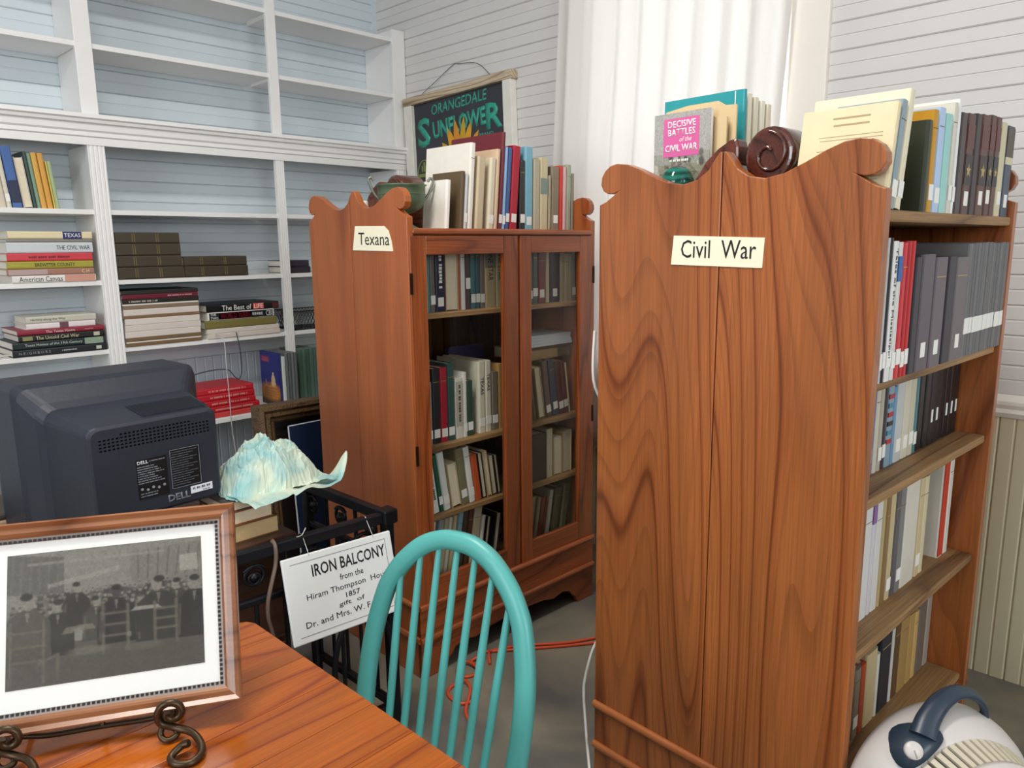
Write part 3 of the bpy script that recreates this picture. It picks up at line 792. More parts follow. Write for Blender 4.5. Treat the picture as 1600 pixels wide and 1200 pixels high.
# matching sets
for i in range(16):
    t = .0196
    o = make_book(CIV_M @ Tm(.5245 + i * .0199, 0.004 * random.random(), 1.276), t, .268 + .004 * random.random(), .20, '6c6a6a' if i % 3 else '757373', 'slim grey clothbound volume with white label in matching row on upper shelf', group='grey volumes of the matching set', rough=.5)
    spine_label(o, t, .055, .038, t * .95)
for i in range(8):
    t = .0375
    o = make_book(CIV_M @ Tm(.530 + i * .0382, .083 + .004 * random.random(), 1.026), t, .205, .16, '14151b', 'black bound volume in the matching black row on second shelf', group='black volumes of the matching set', rough=.3)
    if i in (2, 3, 5, 6, 7): spine_label(o, t, .06, .034, .012)
# printed page on the old cream cover facing the sign board
o, t, h, d = r0[0]
mb = MB()
rnd = random.Random(5)
for k in range(24):
    zz = h - .022 - k * .0068
    if k in (1, 3, 4, 7, 8, 13): continue
    a = .022 if k > 2 else .05
    bb = d - (.022 if k > 2 else .05) - rnd.random() * .02
    mb.box(-.0004, .0004, a, bb, zz, zz + (.0034 if k < 3 else .0012))
mb.build('printed_text', plain('faded_brown_ink', 'b09a72', .7), o)

# ------------------------------------------------------------------ things lying flat in the glazed case, on the leaning books
def flat_M(base, x0, y0, z0, t): return base @ Tm(x0, y0, z0 + t) @ Rm('Y', 90)
zt = 1.086
o = make_book(flat_M(TEX_M, .665, .09, zt, .046), .046, .165, .22, 'a58a5a', 'tan book lying flat on leaning books behind right glass door', flip=False)
o = make_book(flat_M(TEX_M, .835, .10, zt, .046), .046, .085, .20, '8f7a50', 'small old tan book lying flat beside another behind right glass door')
o = MB().box(0, .25, 0, .19, 0, .010).build('brown_folder', plain('brown_folder_card', '5a3d26', .6))
o.matrix_world = TEX_M @ Tm(.668, .085, zt + .0462); tag(o, 'brown card folder lying under white papers behind right glass door', 'folder')
mb = MB()
for k in range(4): mb.box(.002 * (k % 2), .248 - .003 * (k % 3), .002 * k, .18, .0115 * k, .0115 * k + .011)
o = mb.build('paper_stack', plain('pale_blue_white_paper', 'd8e0e6', .55))
o.matrix_world = TEX_M @ Tm(.669, .085, zt + .0564); tag(o, 'stack of white papers lying flat behind right glass door', 'paper stack')
# the big dark blue atlas standing behind the cream pair
o = make_book(TEX_M @ Tm(.455, .375, .842) @ Rm('Z', -88), .02, .298, .2, '3c3478', 'tall dark blue book standing behind the cream Texas volumes')
# ------------------------------------------------------------------ books on the built-in shelves
WM = Tm(0, YF, 0)
row(WM, 1.73, .03, [
  (.760,.045,.23,-5,'cfc5b4',E3),(.841,.026,.215,-5,'d3c6b2',E3),(.868,.018,.215,-5,'d8d0bf',LB),(.889,.037,.25,-5,'4f6fa8',{'r':.2,'top':(.08,.45,'27304a'),'plain':1}),(.928,.034,.21,-5,'b5aaa6',{'flip':1}),(.966,.013,.235,-5,'3c4f46',E3),(.980,.014,.228,-5,'7f9a86',E3),(.995,.022,.232,-5,'d8a850',{'plain':1}),(1.019,.022,.232,-5,'dba04a',{'plain':1}),(1.044,.006,.20,-5,'d9c25a',E3),(1.051,.016,.20,-5,'a9b98a',E3)],
  'the bay end', 'white shelves left bay', 'books standing in the left bay', dmax=.18, seed=11)

def stack(x_l, z, ents, where, group, base=WM):
    """books lying flat, bottom one first: (x0, x1, thickness, depth, colour, cover dict, label)"""
    out = []
    for (x0, x1, t, d, col, op, lab) in ents:
        y0 = op.get('y', 0.0)
        o = make_book(base @ Tm(x0, y0, z + t) @ Rm('Y', 90), t, x1 - x0, d, col, lab, soft=op.get('soft', False), group=group, rough=op.get('r', .4), pages=M_PAGES_W)
        inv = o.matrix_world.inverted()
        def put(txt, xa, xb, hh, mat, zc=.5, **kw):
            lettering(txt, mat, o, inv @ base @ plane_M(((xa + xb) / 2, y0 - .0007, z + t * zc), (1, 0, 0), (0, 0, 1)), width=xb - xa, height=hh, **kw)
        def panel(xa, xb, za, zb, mat, nm='spine_panel'):
            p = MB().box(xa, xb, y0 - .0005, y0 + .001, z + t * za, z + t * zb).build(nm, mat, o); p.matrix_local = inv @ base
        for kind, *a in op.get('do', []):
            if kind == 'bars': word_bars(o, inv @ base @ plane_M(((a[0] + a[1]) / 2, y0 - .0006, z + t * .5), (1, 0, 0), (0, 0, 1)), a[1] - a[0], a[2], a[3], len(lab))
            else: (put if kind == 'txt' else panel)(*a)
        out.append(o)
        z += t
    return out
INK = M_INK; WI = M_WHITE_INK
P = lambda c: plain('panel_' + c, c, .45)
stack(0, 1.415, [
  (.845,1.170,.032,.25,'e9e6e0',{'do':[('txt','American Canvas',.870,1.035,.022,P('4a4038')),('box',1.045,1.168,.05,.95,P('d29a86'))]}, 'white book lettered American Canvas, bottom of stack in left bay'),
  (.829,1.166,.028,.25,'a97a68',{'do':[('box',.835,.98,.1,.9,P('b9a09a')),('txt','C H',1.115,1.145,.015,P('f0d8a0'))]}, 'mottled salmon book above the American Canvas book in left bay'),
  (.832,1.165,.032,.24,'a9a03e',{'do':[('txt','BREWSTER COUNTY',.935,1.09,.015,INK)]}, 'olive yellow book lettered Brewster County in stack in left bay'),
  (.836,1.165,.034,.25,'d2434c',{'do':[('bars',.915,1.075,.010,P('7a1f28'))]}, 'coral red book above the olive Brewster County book in left bay'),
  (.838,1.170,.046,.25,'cfd3d6',{'do':[('txt','THE CIVIL WAR',1.025,1.158,.018,INK)]}, 'thick pale grey book lettered The Civil War in left bay stack'),
  (.842,1.170,.014,.24,'8d8880',{}, 'thin grey book between The Civil War and Texas in left bay stack'),
  (.848,1.172,.032,.24,'e6d8b0',{'do':[('box',1.055,1.13,.02,.98,P('232a66')),('txt','TEXAS',1.06,1.125,.017,WI)]}, 'cream book with blue Texas panel, topmost of stack in left bay')],
  '', 'flat stack under the coloured spines in the left bay')
stack(0, 1.10, [
  (.812,1.186,.032,.26,'20252a',{'do':[('txt','N E I G H B O R S',.835,.955,.011,P('9aa4a4')),('bars',1.00,1.06,.006,P('b9bcb8')),('box',1.140,1.162,.25,.72,P('c9c8b8'))]}, 'black book lettered in spaced grey capitals, bottom of lower left stack'),
  (.815,1.174,.032,.26,'1f2a2c',{'do':[('txt','Texas Homes of the 19th Century',.860,1.085,.014,P('c8d4c8')),('box',1.095,1.172,.08,.95,P('8fa08a'))]}, 'dark book lettered Texas Homes of the 19th Century'),
  (.840,1.182,.028,.26,'23221f',{'do':[('txt','The Untold Civil War',.905,1.075,.015,P('cfc6a2')),('box',.855,.892,.2,.8,P('8f8a5a')),('box',1.135,1.16,.2,.8,P('c8c0a8'))]}, 'dark book lettered The Untold Civil War in lower left stack'),
  (.838,1.182,.022,.27,'8e2637',{'do':[('txt','The Texas Home',.945,1.06,.011,P('e6cfc8')),('bars',1.10,1.135,.005,P('c98a90'))]}, 'wide dark red book in the middle of lower left stack'),
  (.876,1.150,.026,.2,'e9dcdc',{'y':.01,'do':[('box',1.005,1.04,.02,.98,P('6f4a52'))]}, 'pinkish white paperback above the red book in lower left stack'),
  (.877,1.155,.030,.2,'c9c6b6',{'y':.01,'do':[('txt','History along the Way',.895,1.03,.012,P('4a463c'))]}, 'pale book lettered History along the Way, topmost of lower left stack')],
  '', 'flat stack on the lower left shelf')
# loose papers at the far end of that shelf
mb = MB()
for k, a in enumerate((0, 7, -9, 15)):
    mb.box(-.09, .09, -.11, .11, .002 * k, .002 * k + .0015, M=Tm(.70, .13, 1.1005) @ Rm('Z', a) @ Rm('Y', -2.0 * k * 0))
o = mb.build('loose_papers', plain('white_paper', 'e9e4dc', .7)); o.matrix_world = WM
tag(o, 'loose white papers beside the stack on the lower left shelf', 'papers')

# six dark brown bound volumes
DB_ = '443a2c'
def bound(x0, x1, z, t, lab):
    o = make_book(WM @ Tm(x0, 0, z + t) @ Rm('Y', 90), t, x1 - x0, .22, DB_, lab, group='dark brown bound volumes', rough=.5)
    inv = o.matrix_world.inverted()
    for f in (.25, .62):
        mb = MB()
        for dx in (0, .010): mb.box(x0 + (x1 - x0) * f + dx, x0 + (x1 - x0) * f + dx + .003, -.0006, .001, z + t * .12, z + t * .88)
        p = mb.build('gilt_rule', plain('dull_gilt', '7d6a3c', .5), o); p.matrix_local = inv @ WM
z = 1.415
for k, (t, x0, x1) in enumerate(((.056, 1.268, 1.566), (.053, 1.266, 1.562), (.056, 1.266, 1.562), (.050, 1.268, 1.560))):
    bound(x0, x1, z, t, ['dark brown bound volume at the bottom of the stack of four', 'dark brown bound volume, second up in the stack of four', 'dark brown bound volume, third up in the stack of four', 'dark brown bound volume on top of the stack of four'][k]); z += t
z = 1.415
for k, (t, x0, x1) in enumerate(((.054, 1.574, 1.902), (.046, 1.572, 1.898))):
    bound(x0, x1, z, t, ['dark brown bound volume, lower of the pair beside the stack of four', 'dark brown bound volume, upper of the pair beside the stack of four'][k]); z += t

# magazines and picture books under them
ents = []
seq = [(.017,'7d6444','brown-backed'),(.006,'e8ddd2','white'),(.018,'7a6448','brown-backed'),(.030,'ded2c8','pinkish white'),(.030,'dccfc6','pinkish white'),(.030,'e0d5cb','pinkish white'),(.014,'84684a','brown-backed'),(.030,'ddd1c6','pale'),(.018,'8a7560','grey brown'),(.007,'e8e0d6','white'),(.022,'2a2622','black-backed'),(.022,'6d1f30','maroon'),(.018,'2c2a28','dark-backed')]
for k, (t, c, w) in enumerate(seq):
    op = {'soft': True}
    if k == 10: op['do'] = [('bars', 1.30, 1.43, .009, P('b8b0a0'))]
    if k == 11: op['do'] = [('bars', 1.48, 1.60, .007, P('c9a0a0'))]
    ents.append((1.270 + .002 * (k % 3), 1.630 - .003 * (k % 2), t, .26, c, op, f'{w} magazine, {ORD[k]} up in the tall magazine pile'))
stack(0, 1.10, ents, '', 'tall pile of magazines')
stack(0, 1.10, [
  (1.662,2.062,.026,.26,'ddd0c4',{'soft':True}, 'pale magazine under another at the bottom of the pile topped by Best of Life'),
  (1.660,2.056,.024,.26,'dfd3c8',{'soft':True}, 'upper pale magazine below the olive book in pile topped by Best of Life'),
  (1.652,2.042,.042,.26,'7d7440',{}, 'olive cloth book below the white and red war book'),
  (1.668,2.030,.042,.27,'e9e6e0',{'do':[('box',1.676,2.024,.10,.90,P('17171a')),('txt','THE\nTWO',1.682,1.722,.030,WI),('box',1.728,1.902,.12,.88,P('c2203c')),('txt','WORLD WARS',1.733,1.896,.028,P('7d1026')),('bars',1.908,1.965,.016,P('b8b8b8')),('txt','CBI',1.985,2.018,.026,P('d8d8d8'))]}, 'white-edged book with red World Wars lettering below Best of Life'),
  (1.666,2.062,.038,.27,'121214',{'do':[('txt','The Best of',1.745,1.905,.026,WI),('box',1.915,1.975,.12,.9,P('e05548')),('txt','LIFE',1.92,1.97,.022,WI),('box',2.025,2.058,.15,.85,P('5a1f24'))]}, 'black book lettered The Best of Life on top of its pile')],
  '', 'pile of picture books')
# third bay: two small books and a wire basket
stack(0, 1.415, [(2.152,2.30,.036,.2,'2b2430',{'y':.05}, 'small dark book lying under another in the third bay'),
                 (2.150,2.292,.034,.2,'302838',{'y':.05}, 'small dark purple book on top of another in the third bay')], '', 'two small books in the third bay')
for nm in range(2):
    pass
bk = empty('wire_basket', (2.33, YF + .13, 1.10)); tag(bk, 'black wire mesh basket on white shelf beside wooden bookcase', 'basket')
M_WIRE = plain('black_wire', '1c1a19', .45, metal=.3)
MB().box(-.16, .16, -.10, .10, 0, .004).build('base', M_WIRE, bk)
mb = MB()
for zz in (.004, .105): mb.tube([(-.165, -.105, zz), (.165, -.105, zz), (.165, .105, zz), (-.165, .105, zz)], .003, 5, closed=True)
mb.build('rim', M_WIRE, bk)
mb = MB()
for k in range(-4, 18):
    for sgn in (1, -1):
        xa = -.16 + k * .02; xb = xa + sgn * .05
        pa, pb = (xa, .005), (xb, .104)
        for (s0, s1) in ((pa, pb),):
            if -.17 <= s0[0] <= .17 and -.17 <= s1[0] <= .17:
                mb.tube([(s0[0], -.103, s0[1]), (s1[0], -.103, s1[1])], .0014, 4, caps=False)
                mb.tube([(s0[0], .103, s0[1]), (s1[0], .103, s1[1])], .0014, 4, caps=False)
for k in range(10):
    for sgn in (1, -1):
        ya = -.1 + k * .02; yb = ya + sgn * .05
        if -.105 <= yb <= .105:
            mb.tube([(-.163, ya, .005), (-.163, yb, .104)], .0014, 4, caps=False)
            mb.tube([(.163, ya, .005), (.163, yb, .104)], .0014, 4, caps=False)
mb.build('mesh_sides', M_WIRE, bk)

# lowest shelf: red stack, picture book, grey and green sets, dark book at the end
RB = 'bd1f2c'
z = .712
for k, (t, c, xa, xb) in enumerate(((.026, 'c8403f', 1.56, 1.86), (.030, 'b51c28', 1.55, 1.865), (.030, 'b81d29', 1.54, 1.85), (.032, 'bb1f2b', 1.535, 1.85), (.030, 'c02430', 1.53, 1.85))):
    o = make_book(WM @ Tm(xa, -.10 + .008 * k, z + t) @ Rm('Y', 90), t, xb - xa, .24, c, ['orange red volume at the bottom of the red stack', 'red volume, second up in the red stack', 'red volume, third up in the red stack', 'red volume, fourth up in the red stack', 'red volume on top of the red stack'][k], group='red volumes stacked beside the monitor', rough=.45)
    inv = o.matrix_world.inverted()
    if k: word_bars(o, inv @ WM @ plane_M(((xa + xb) / 2 + .02, -.1008 + .008 * k, z + t / 2), (1, 0, 0), (0, 0, 1)), .2, .010, P('e0938c'), k)
    z += t
# photo book with a lit capitol dome, cover turned to the room
cb = make_book(WM @ Tm(1.985, -.10, .712), .016, .29, .20, '3a3f7a', 'blue picture book with golden domed capitol on its cover', rough=.25)
bpy.context.view_layer.update()
cv = Canvas(56, 80, '27307a')
cv.rect(0, 1, .0, .30, '3a2a22'); cv.ell(.5, .25, .6, .16, 'b9773a', .9); cv.rect(.18, .85, .12, .36, 'c98a48', .9)
for k in range(9): cv.rect(.2 + k * .07, .225 + k * .07, .12, .34, '6a3a20', .7)
for k in range(4): cv.rect(.18, .85, .16 + k * .05, .17 + k * .05, '7d4a28', .6)
cv.rect(.54, .78, .36, .44, 'd9a868'); cv.ell(.66, .47, .105, .11, 'd8b88a', 1, .1); cv.rect(.63, .69, .55, .62, 'dcc8a0'); cv.rect(.652, .668, .62, .70, 'e6dcc4')
cv.rect(.25, .28, .36, .48, 'b98a58'); cv.rect(.06, .5, .80, .92, '6a3058', .9); cv.rect(.1, .46, .82, .84, 'c8506a'); cv.grain(.12, 3)
cv.build('cover_print', .200, .29, cb, plane_M((-.0002, .200, 0), (0, -1, 0), (0, 0, 1)))
lettering('TEXAS', P('d8607a'), cb, plane_M((-.0012, .145, .252), (0, -1, 0), (0, 0, 1)), width=.07, height=.02)
o = make_book(WM @ Tm(2.0025, -.10, .712), .022, .27, .20, 'd9dcd8', 'white book beside the blue capitol picture book')
for k in range(4):
    make_book(WM @ Tm(2.026 + .0175 * k, -.10, .712), .0168, .285, .2, ['6e7270', '5f6466', '74767a', '666a68'][k], 'slim grey volume standing between white book and shelf upright', group='grey volumes on the lowest shelf')
for k in range(5):
    make_book(WM @ Tm(2.150 + .0235 * k, -.02, .712), .0225, .285, .2, ['4f6a5c', '5a7566', '486356', '557064', '4c675a'][k], 'green volume with gilt lines on lowest shelf beside wooden bookcase', group='green volumes on the lowest shelf')
o = make_book(WM @ Tm(.700, -.06, .712) @ Rm('Y', -6), .05, .27, .2, '1f3a48', 'dark teal patterned book on lowest shelf behind the monitor', rough=.3)
o = make_book(WM @ Tm(.655, -.06, .712) @ Rm('Y', -6), .035, .22, .2, 'd8d2c2', 'cream book leaning beside the dark teal book on lowest shelf')
# socket on the wainscot
sk = MB().box(1.672, 1.742, YW - .042, YW - .0095, .775, .832).build('telephone_socket', plain('ivory_plastic', 'ece4c8', .4), None, .004)
tag(sk, 'ivory telephone socket on the wainscot above the red books', 'socket')
lettering('2', plain('faint_grey_ink', '77736a', .5), sk, plane_M((1.708, YW - .0425, .80), (1, 0, 0), (0, 0, 1)), height=.018)
# cables hanging in front of the shelves
def spline(pts, n=8):
    pts = [Vector(p) for p in pts]; out = []
    P_ = [pts[0]] + pts + [pts[-1]]
    for i in range(1, len(P_) - 2):
        for k in range(n):
            t = k / n; a, b_, c, d = P_[i - 1], P_[i], P_[i + 1], P_[i + 2]
            out.append(.5 * ((2 * b_) + (-a + c) * t + (2 * a - 5 * b_ + 4 * c - d) * t * t + (-a + 3 * b_ - 3 * c + d) * t ** 3))
    out.append(pts[-1]); return out
cable = MB().tube(spline([(1.81, 3.738, 1.125), (1.812, 3.715, 1.05), (1.815, 3.715, .94), (1.80, 3.715, .885), (1.775, 3.715, .895), (1.74, 3.715, .937), (1.66, 3.715, .945), (1.54, 3.70, .93), (1.45, 3.66, .88), (1.40, 3.64, .713)]), .0025, 6)
tag(cable.build('black_cable', plain('dark_cable', '33343a', .5)), 'thin dark cable looping down in front of the wainscot', 'cable')
cable = MB().tube(spline([(1.70, 3.735, 1.125), (1.69, 3.63, 1.10), (1.684, 3.61, .98), (1.682, 3.60, .82), (1.683, 3.60, .66), (1.70, 3.60, .45)]), .0022, 6)
tag(cable.build('pale_cable', plain('pale_cable_plastic', 'c9c4c0', .5)), 'thin pale cable hanging straight down past the red stack', 'cable')
# ------------------------------------------------------------------ dining table, bottom left
W_TABLE = wood('orange_pine_table', 'x', 'b05a14', 'a44f10', '843608', rings=12, across=4.0, along=.4, rough=.22, coat=.5, fib=.22)
TZ = .75
tb = empty('dining_table', (0.70, 1.49, 0)); tag(tb, 'varnished orange pine table holding the framed print', 'table')
ny = 8; wd = .92 / ny
for i in range(ny):
    x1 = 0.0 if i else -.004
    if i == 0:   # rounded far corner
        MB().prism([(-1.7, -wd + .0005), (0, -wd + .0005), (0, -.03), (-.01, -.01), (-.03, 0), (-1.7, 0)], 'z', TZ - .028, TZ).build('plank', W_TABLE, tb, .0015)
    else:
        MB().box(-1.7, 0, -wd * (i + 1) + .0005, -wd * i, TZ - .028, TZ).build('plank', W_TABLE, tb, .0015)
MB().box(-1.62, -.08, -.10, -.08, TZ - .12, TZ - .028).build('apron', W_TABLE, tb)
MB().box(-1.62, -.08, -.84, -.82, TZ - .12, TZ - .028).build('apron', W_TABLE, tb)
MB().box(-.10, -.08, -.82, -.10, TZ - .12, TZ - .028).build('apron', W_TABLE, tb)
MB().box(-1.62, -1.60, -.82, -.10, TZ - .12, TZ - .028).build('apron', W_TABLE, tb)
leg_prof = [(.022, 0), (.026, .03), (.020, .06), (.030, .15), (.034, .30), (.026, .42), (.034, .46), (.028, .50), (.036, .55), (.036, TZ - .028)]
for x, y in ((-.09, -.09), (-.09, -.83), (-1.61, -.09), (-1.61, -.83)):
    MB().lathe(leg_prof, 16, M=Tm(x, y, 0)).build('leg', W_TABLE, tb)

# ------------------------------------------------------------------ framed engraving on a wrought-iron easel
ang = math.radians(-30); lean = math.radians(23)
dx_ = Vector((math.cos(ang), math.sin(ang), 0)); nv = Vector((math.sin(ang), -math.cos(ang), 0))
upv = Vector((0, 0, 1)) * math.cos(lean) - nv * math.sin(lean)
nrm = dx_.cross(upv)                      # faces the room
PW, PH = .43, .336
P_BR = Vector((.519, 1.154, .79))
P_BL = P_BR - dx_ * PW
fr = empty('framed_print'); tag(fr, 'brown framed black and white engraving of a crowded courtroom on the table', 'picture')
fr.matrix_world = Matrix(((dx_.x, upv.x, nrm.x, P_BL.x), (dx_.y, upv.y, nrm.y, P_BL.y), (dx_.z, upv.z, nrm.z, P_BL.z), (0, 0, 0, 1)))
W_FRAME = wood('copper_brown_frame', 'x', '905e3d', '815032', '663a22', rings=6, across=6, along=.5, rough=.3, coat=.3, fib=.15)
M_LINER = plain('grey_liner', '8f8680', .5)
fw_ = .026
# mouldings: profile (inward distance, height), mitred
prof = [(0, -.012), (0, .004), (.003, .007), (.010, .002), (.018, .0045), (.022, .003), (.026, -.001), (.026, -.012)]
def frame_side(p0, p1, inward, mat, profile, name, parent):
    p0, p1, inw = Vector(p0), Vector(p1), Vector(inward); t = (p1 - p0).normalized(); n = len(profile)
    vs = []
    for q, sg in ((p0, 1), (p1, -1)):
        for a, h in profile: vs.append(q + inw * a + t * a * sg + Vector((0, 0, h)))
    fs = [[i, (i + 1) % n, n + (i + 1) % n, n + i] for i in range(n)] + [list(range(n))[::-1], list(range(n, 2 * n))]
    mb = MB().add(vs, fs); o = mb.build(name, mat, parent)
    bm = bmesh.new(); bm.from_mesh(o.data); bmesh.ops.recalc_face_normals(bm, faces=list(bm.faces)); bm.to_mesh(o.data); bm.free()
    return o
def full_frame(W, H, mat, profile, name, parent):
    frame_side((0, 0, 0), (W, 0, 0), (0, 1, 0), mat, profile, name, parent)
    frame_side((W, 0, 0), (W, H, 0), (-1, 0, 0), mat, profile, name, parent)
    frame_side((W, H, 0), (0, H, 0), (0, -1, 0), mat, profile, name, parent)
    frame_side((0, H, 0), (0, 0, 0), (1, 0, 0), mat, profile, name, parent)
full_frame(PW, PH, W_FRAME, prof, 'frame_rail', fr)
lin = [(fw_, -.010), (fw_, -.001), (fw_ + .003, -.002), (fw_ + .008, -.004), (fw_ + .008, -.010)]
full_frame(PW, PH, M_LINER, lin, 'liner', fr)
mb = MB(); q = fw_ + .0055
def bead_line(a, b_):
    a, b_ = Vector(a), Vector(b_); n = int((b_ - a).length / .0072)
    for i in range(n + 1):
        c = a.lerp(b_, i / n)
        mb.box(c.x - .0022, c.x + .0022, c.y - .0022, c.y + .0022, -.0035, -.0012)
bead_line((q, q, 0), (PW - q, q, 0)); bead_line((PW - q, q, 0), (PW - q, PH - q, 0)); bead_line((PW - q, PH - q, 0), (q, PH - q, 0)); bead_line((q, PH - q, 0), (q, q, 0))
bd = mb.build('bead_strip', plain('black_bead_paint', '25211f', .4), fr); bd['kind'] = 'stuff'
MB().box(fw_, PW - fw_, fw_, PH - fw_, -.011, -.008).build('backing', plain('brown_backing', '6a4a30', .7), fr)
i0 = fw_ + .008
MB().box(i0, PW - i0, i0, PH - i0, -.008, -.0065).build('mat_board', plain('white_mat_board', 'f4f2ef', .6, var=.01), fr)
PX0, PX1, PY0, PY1 = .071, .372, .068, .283
cv = Canvas(210, 146, '8a8780')
rnd = random.Random(12)
# plank ceiling, walls, doorway
for k in range(14):
    cv.line(0, .99 - k * .012, 1, .985 - k * .016, .004, '8f8c84', .5)
cv.poly([(0, .70), (.28, .66), (.28, .95), (0, 1)], '5e5b56', .8)
cv.poly([(.62, .70), (1, .62), (1, .97), (.62, .93)], '7f7b73', .8)
for k in range(7): cv.line(.66 + k * .05, .72, .66 + k * .055, .94, .004, '55524d', .7)
for k in range(6): cv.line(.02 + k * .045, .70, .03 + k * .045, .98, .005, '77736c', .6)
cv.rect(.10, .80, .905, .925, '9a968c', .6); cv.rect(.88, .975, .74, .87, 'a7a298', .9)
cv.poly([(.20, .72), (.56, .80), (.56, .84), (.20, .75)], 'a29d92', .6)
# floor
cv.rect(0, 1, 0, .30, '4d4842', .75); cv.ell(.5, .12, .6, .16, '57514a', .7)
# rows of seated people
for rowi, (yy, sz, nn) in enumerate(((.67, .013, 40), (.63, .015, 34), (.59, .018, 28), (.55, .021, 22), (.51, .024, 16))):
    for k in range(nn):
        x = (k + .5 + rnd.random() * .5) / nn; y = yy + rnd.uniform(-.015, .015)
        if .12 < x < .95 or rowi > 1:
            sh_ = rnd.choice(['4a4743', '36332f', '5b5751', '6c6861', '2e2b28'])
            cv.ell(x, y - sz * 2.2, sz * 1.25, sz * 2.2, sh_, .9); cv.ell(x, y, sz * .5, sz * .95, rnd.choice(['8f897f', '9a948a', '7d776d']), .9)
            cv.ell(x, y + sz * .75, sz * .5, sz * .4, '3a3733', .8)
# large figures in front
def fig(x, y, s_, coat, face='8f897e', wide=1.0, turn=.0):
    cv.poly([(x - .075 * s_ * wide, y - .30 * s_), (x - .07 * s_ * wide, y - .08 * s_), (x - .03 * s_, y - .02 * s_), (x + .03 * s_, y - .02 * s_), (x + .07 * s_ * wide, y - .08 * s_), (x + .075 * s_ * wide, y - .30 * s_)], coat, .95)
    cv.line(x - .06 * s_ * wide, y - .1 * s_, x - .065 * s_ * wide, y - .28 * s_, .006, '6d675e', .5)
    cv.ell(x + turn, y + .022 * s_, .021 * s_, .042 * s_, face, .95, .12); cv.ell(x - turn * .4, y + .05 * s_, .022 * s_, .020 * s_, '2f2c29', .95, .15)
    cv.poly([(x - .008 * s_, y - .03 * s_), (x + .008 * s_, y - .03 * s_), (x, y - .09 * s_)], '9a948a', .5)
fig(.345, .68, .95, '34302c', turn=.006); fig(.44, .56, .9, '4a4640', turn=.006); fig(.25, .55, 1.15, '35322e', turn=-.006); fig(.86, .62, 1.0, '45413b', turn=-.006); fig(.10, .60, 1.45, '57524b', turn=.010, wide=1.1); fig(.545, .61, 1.2, '2c2926', '4a4641', 1.1); fig(.765, .63, 1.35, '3a3632', turn=-.01, wide=1.2); fig(.955, .61, 1.3, '2f2c28', turn=-.008)
cv.poly([(.60, .30), (.80, .30), (.78, .47), (.62, .47)], '37332f', .9); cv.poly([(.62, .475), (.78, .475), (.76, .50), (.64, .50)], 'a8a296', .8)
cv.poly([(.27, .36), (.44, .38), (.42, .42), (.29, .41)], '837d72', .7)
def chair2(x, y, s_):
    c = '6f685d'
    for a in (-.06, .06): cv.line(x + a * s_, y, x + a * s_, y + .34 * s_, .008, c, .8)
    for b_ in (.12, .2, .28): cv.line(x - .06 * s_, y + b_ * s_, x + .06 * s_, y + b_ * s_, .008, c, .8)
chair2(.10, .03, 1.35); chair2(.54, .18, 1.05); chair2(.80, .20, .95); cv.ell(.40, .22, .10, .03, '8a8479', .4); cv.ell(.68, .20, .09, .03, '7d776d', .35); cv.line(.16, .17, .25, .22, .008, '6f685d', .8); cv.line(.25, .05, .25, .22, .008, '6f685d', .7)
cv.ell(.47, .38, .018, .05, '4a453f', .8); cv.ell(.61, .30, .012, .02, '9a948a', .5)

for _ in range(1):
    cv.a = .4 * cv.a + .6 * (cv.a + np.roll(cv.a, 1, 0) + np.roll(cv.a, -1, 0) + np.roll(cv.a, 1, 1) + np.roll(cv.a, -1, 1)) / 5
cv.grain(.10, 4); cv.grain(.10, 5, 3)
cv.a = cv.a * .74
cv.build('engraving', PX1 - PX0, PY1 - PY0, fr, Tm(PX0, PY0, -.0064))
MB().box(i0 - .001, PW - i0 + .001, i0 - .001, PH - i0 + .001, -.0052, -.0042).build('glass', glass_mat(), fr)

# easel: wrought-iron scrolls
es = empty('wrought_iron_easel'); es.matrix_world = Matrix(((dx_.x, -nv.x, 0, P_BL.x), (dx_.y, -nv.y, 0, P_BL.y), (0, 0, 1, TZ), (0, 0, 0, 1)))
tag(es, 'bronze wrought-iron scroll easel carrying the framed engraving', 'easel')
M_IRON = plain('bronze_iron', '4a3a2a', .38, metal=.75, var=.2, scale=40)
# easel local: x along the frame, y away from the room, z up from the table
def scroll_pts(cx, cy, cz, r0, r1, a0, a1, n, plane='xz'):
    out = []
    for i in range(n + 1):
        t = i / n; a = math.radians(a0 + (a1 - a0) * t); r = r0 + (r1 - r0) * t
        if plane == 'yz': out.append((cx, cy + r * math.cos(a), cz + r * math.sin(a)))
        else: out.append((cx + r * math.cos(a), cy, cz + r * math.sin(a)))
    return out
for xs in (.085, .322):
    # front arm: hook over the lower rail, then a big scroll down to the table
    mb = MB()
    hook = scroll_pts(xs, -.020, .048, .022, .008, 190, -200, 18, 'xz')
    arm = [(xs - .022, -.018, .046), (xs - .018, -.018, .030), (xs + .005, -.022, .021), (xs + .032, -.040, .018), (xs + .047, -.065, .012), (xs + .048, -.085, .0065), (xs + .035, -.10, .0055), (xs + .012, -.095, .0055), (xs + .004, -.08, .008), (xs + .018, -.068, .016), (xs + .03, -.07, .020)]
    mb.tube([hook[k] for k in range(18, -1, -1)] + spline(arm, 5), .0062, 8)
    mb.build('scroll_arm', M_IRON, es)
    MB().tube(spline([(xs - .012, -.012, .035), (xs - .02, -.02, .012), (xs - .008, -.03, .0055), (xs + .006, -.024, .010), (xs, -.014, .018)], 5), .005, 8).build('scroll_foot', M_IRON, es)
    MB().tube(spline([(xs, .16, .0055), (xs, .10, .008), (xs, .03, .026), (xs, -.012, .034), (xs, -.021, .048)], 6), .005, 8).build('support_bar', M_IRON, es)
MB().tube(spline([(.085, .02, .026), (.13, .025, .016), (.20, .03, .014), (.28, .025, .016), (.322, .02, .026)], 6), .0045, 8).build('cross_bar', M_IRON, es)
bl = Vector((0, .006, .034)); 
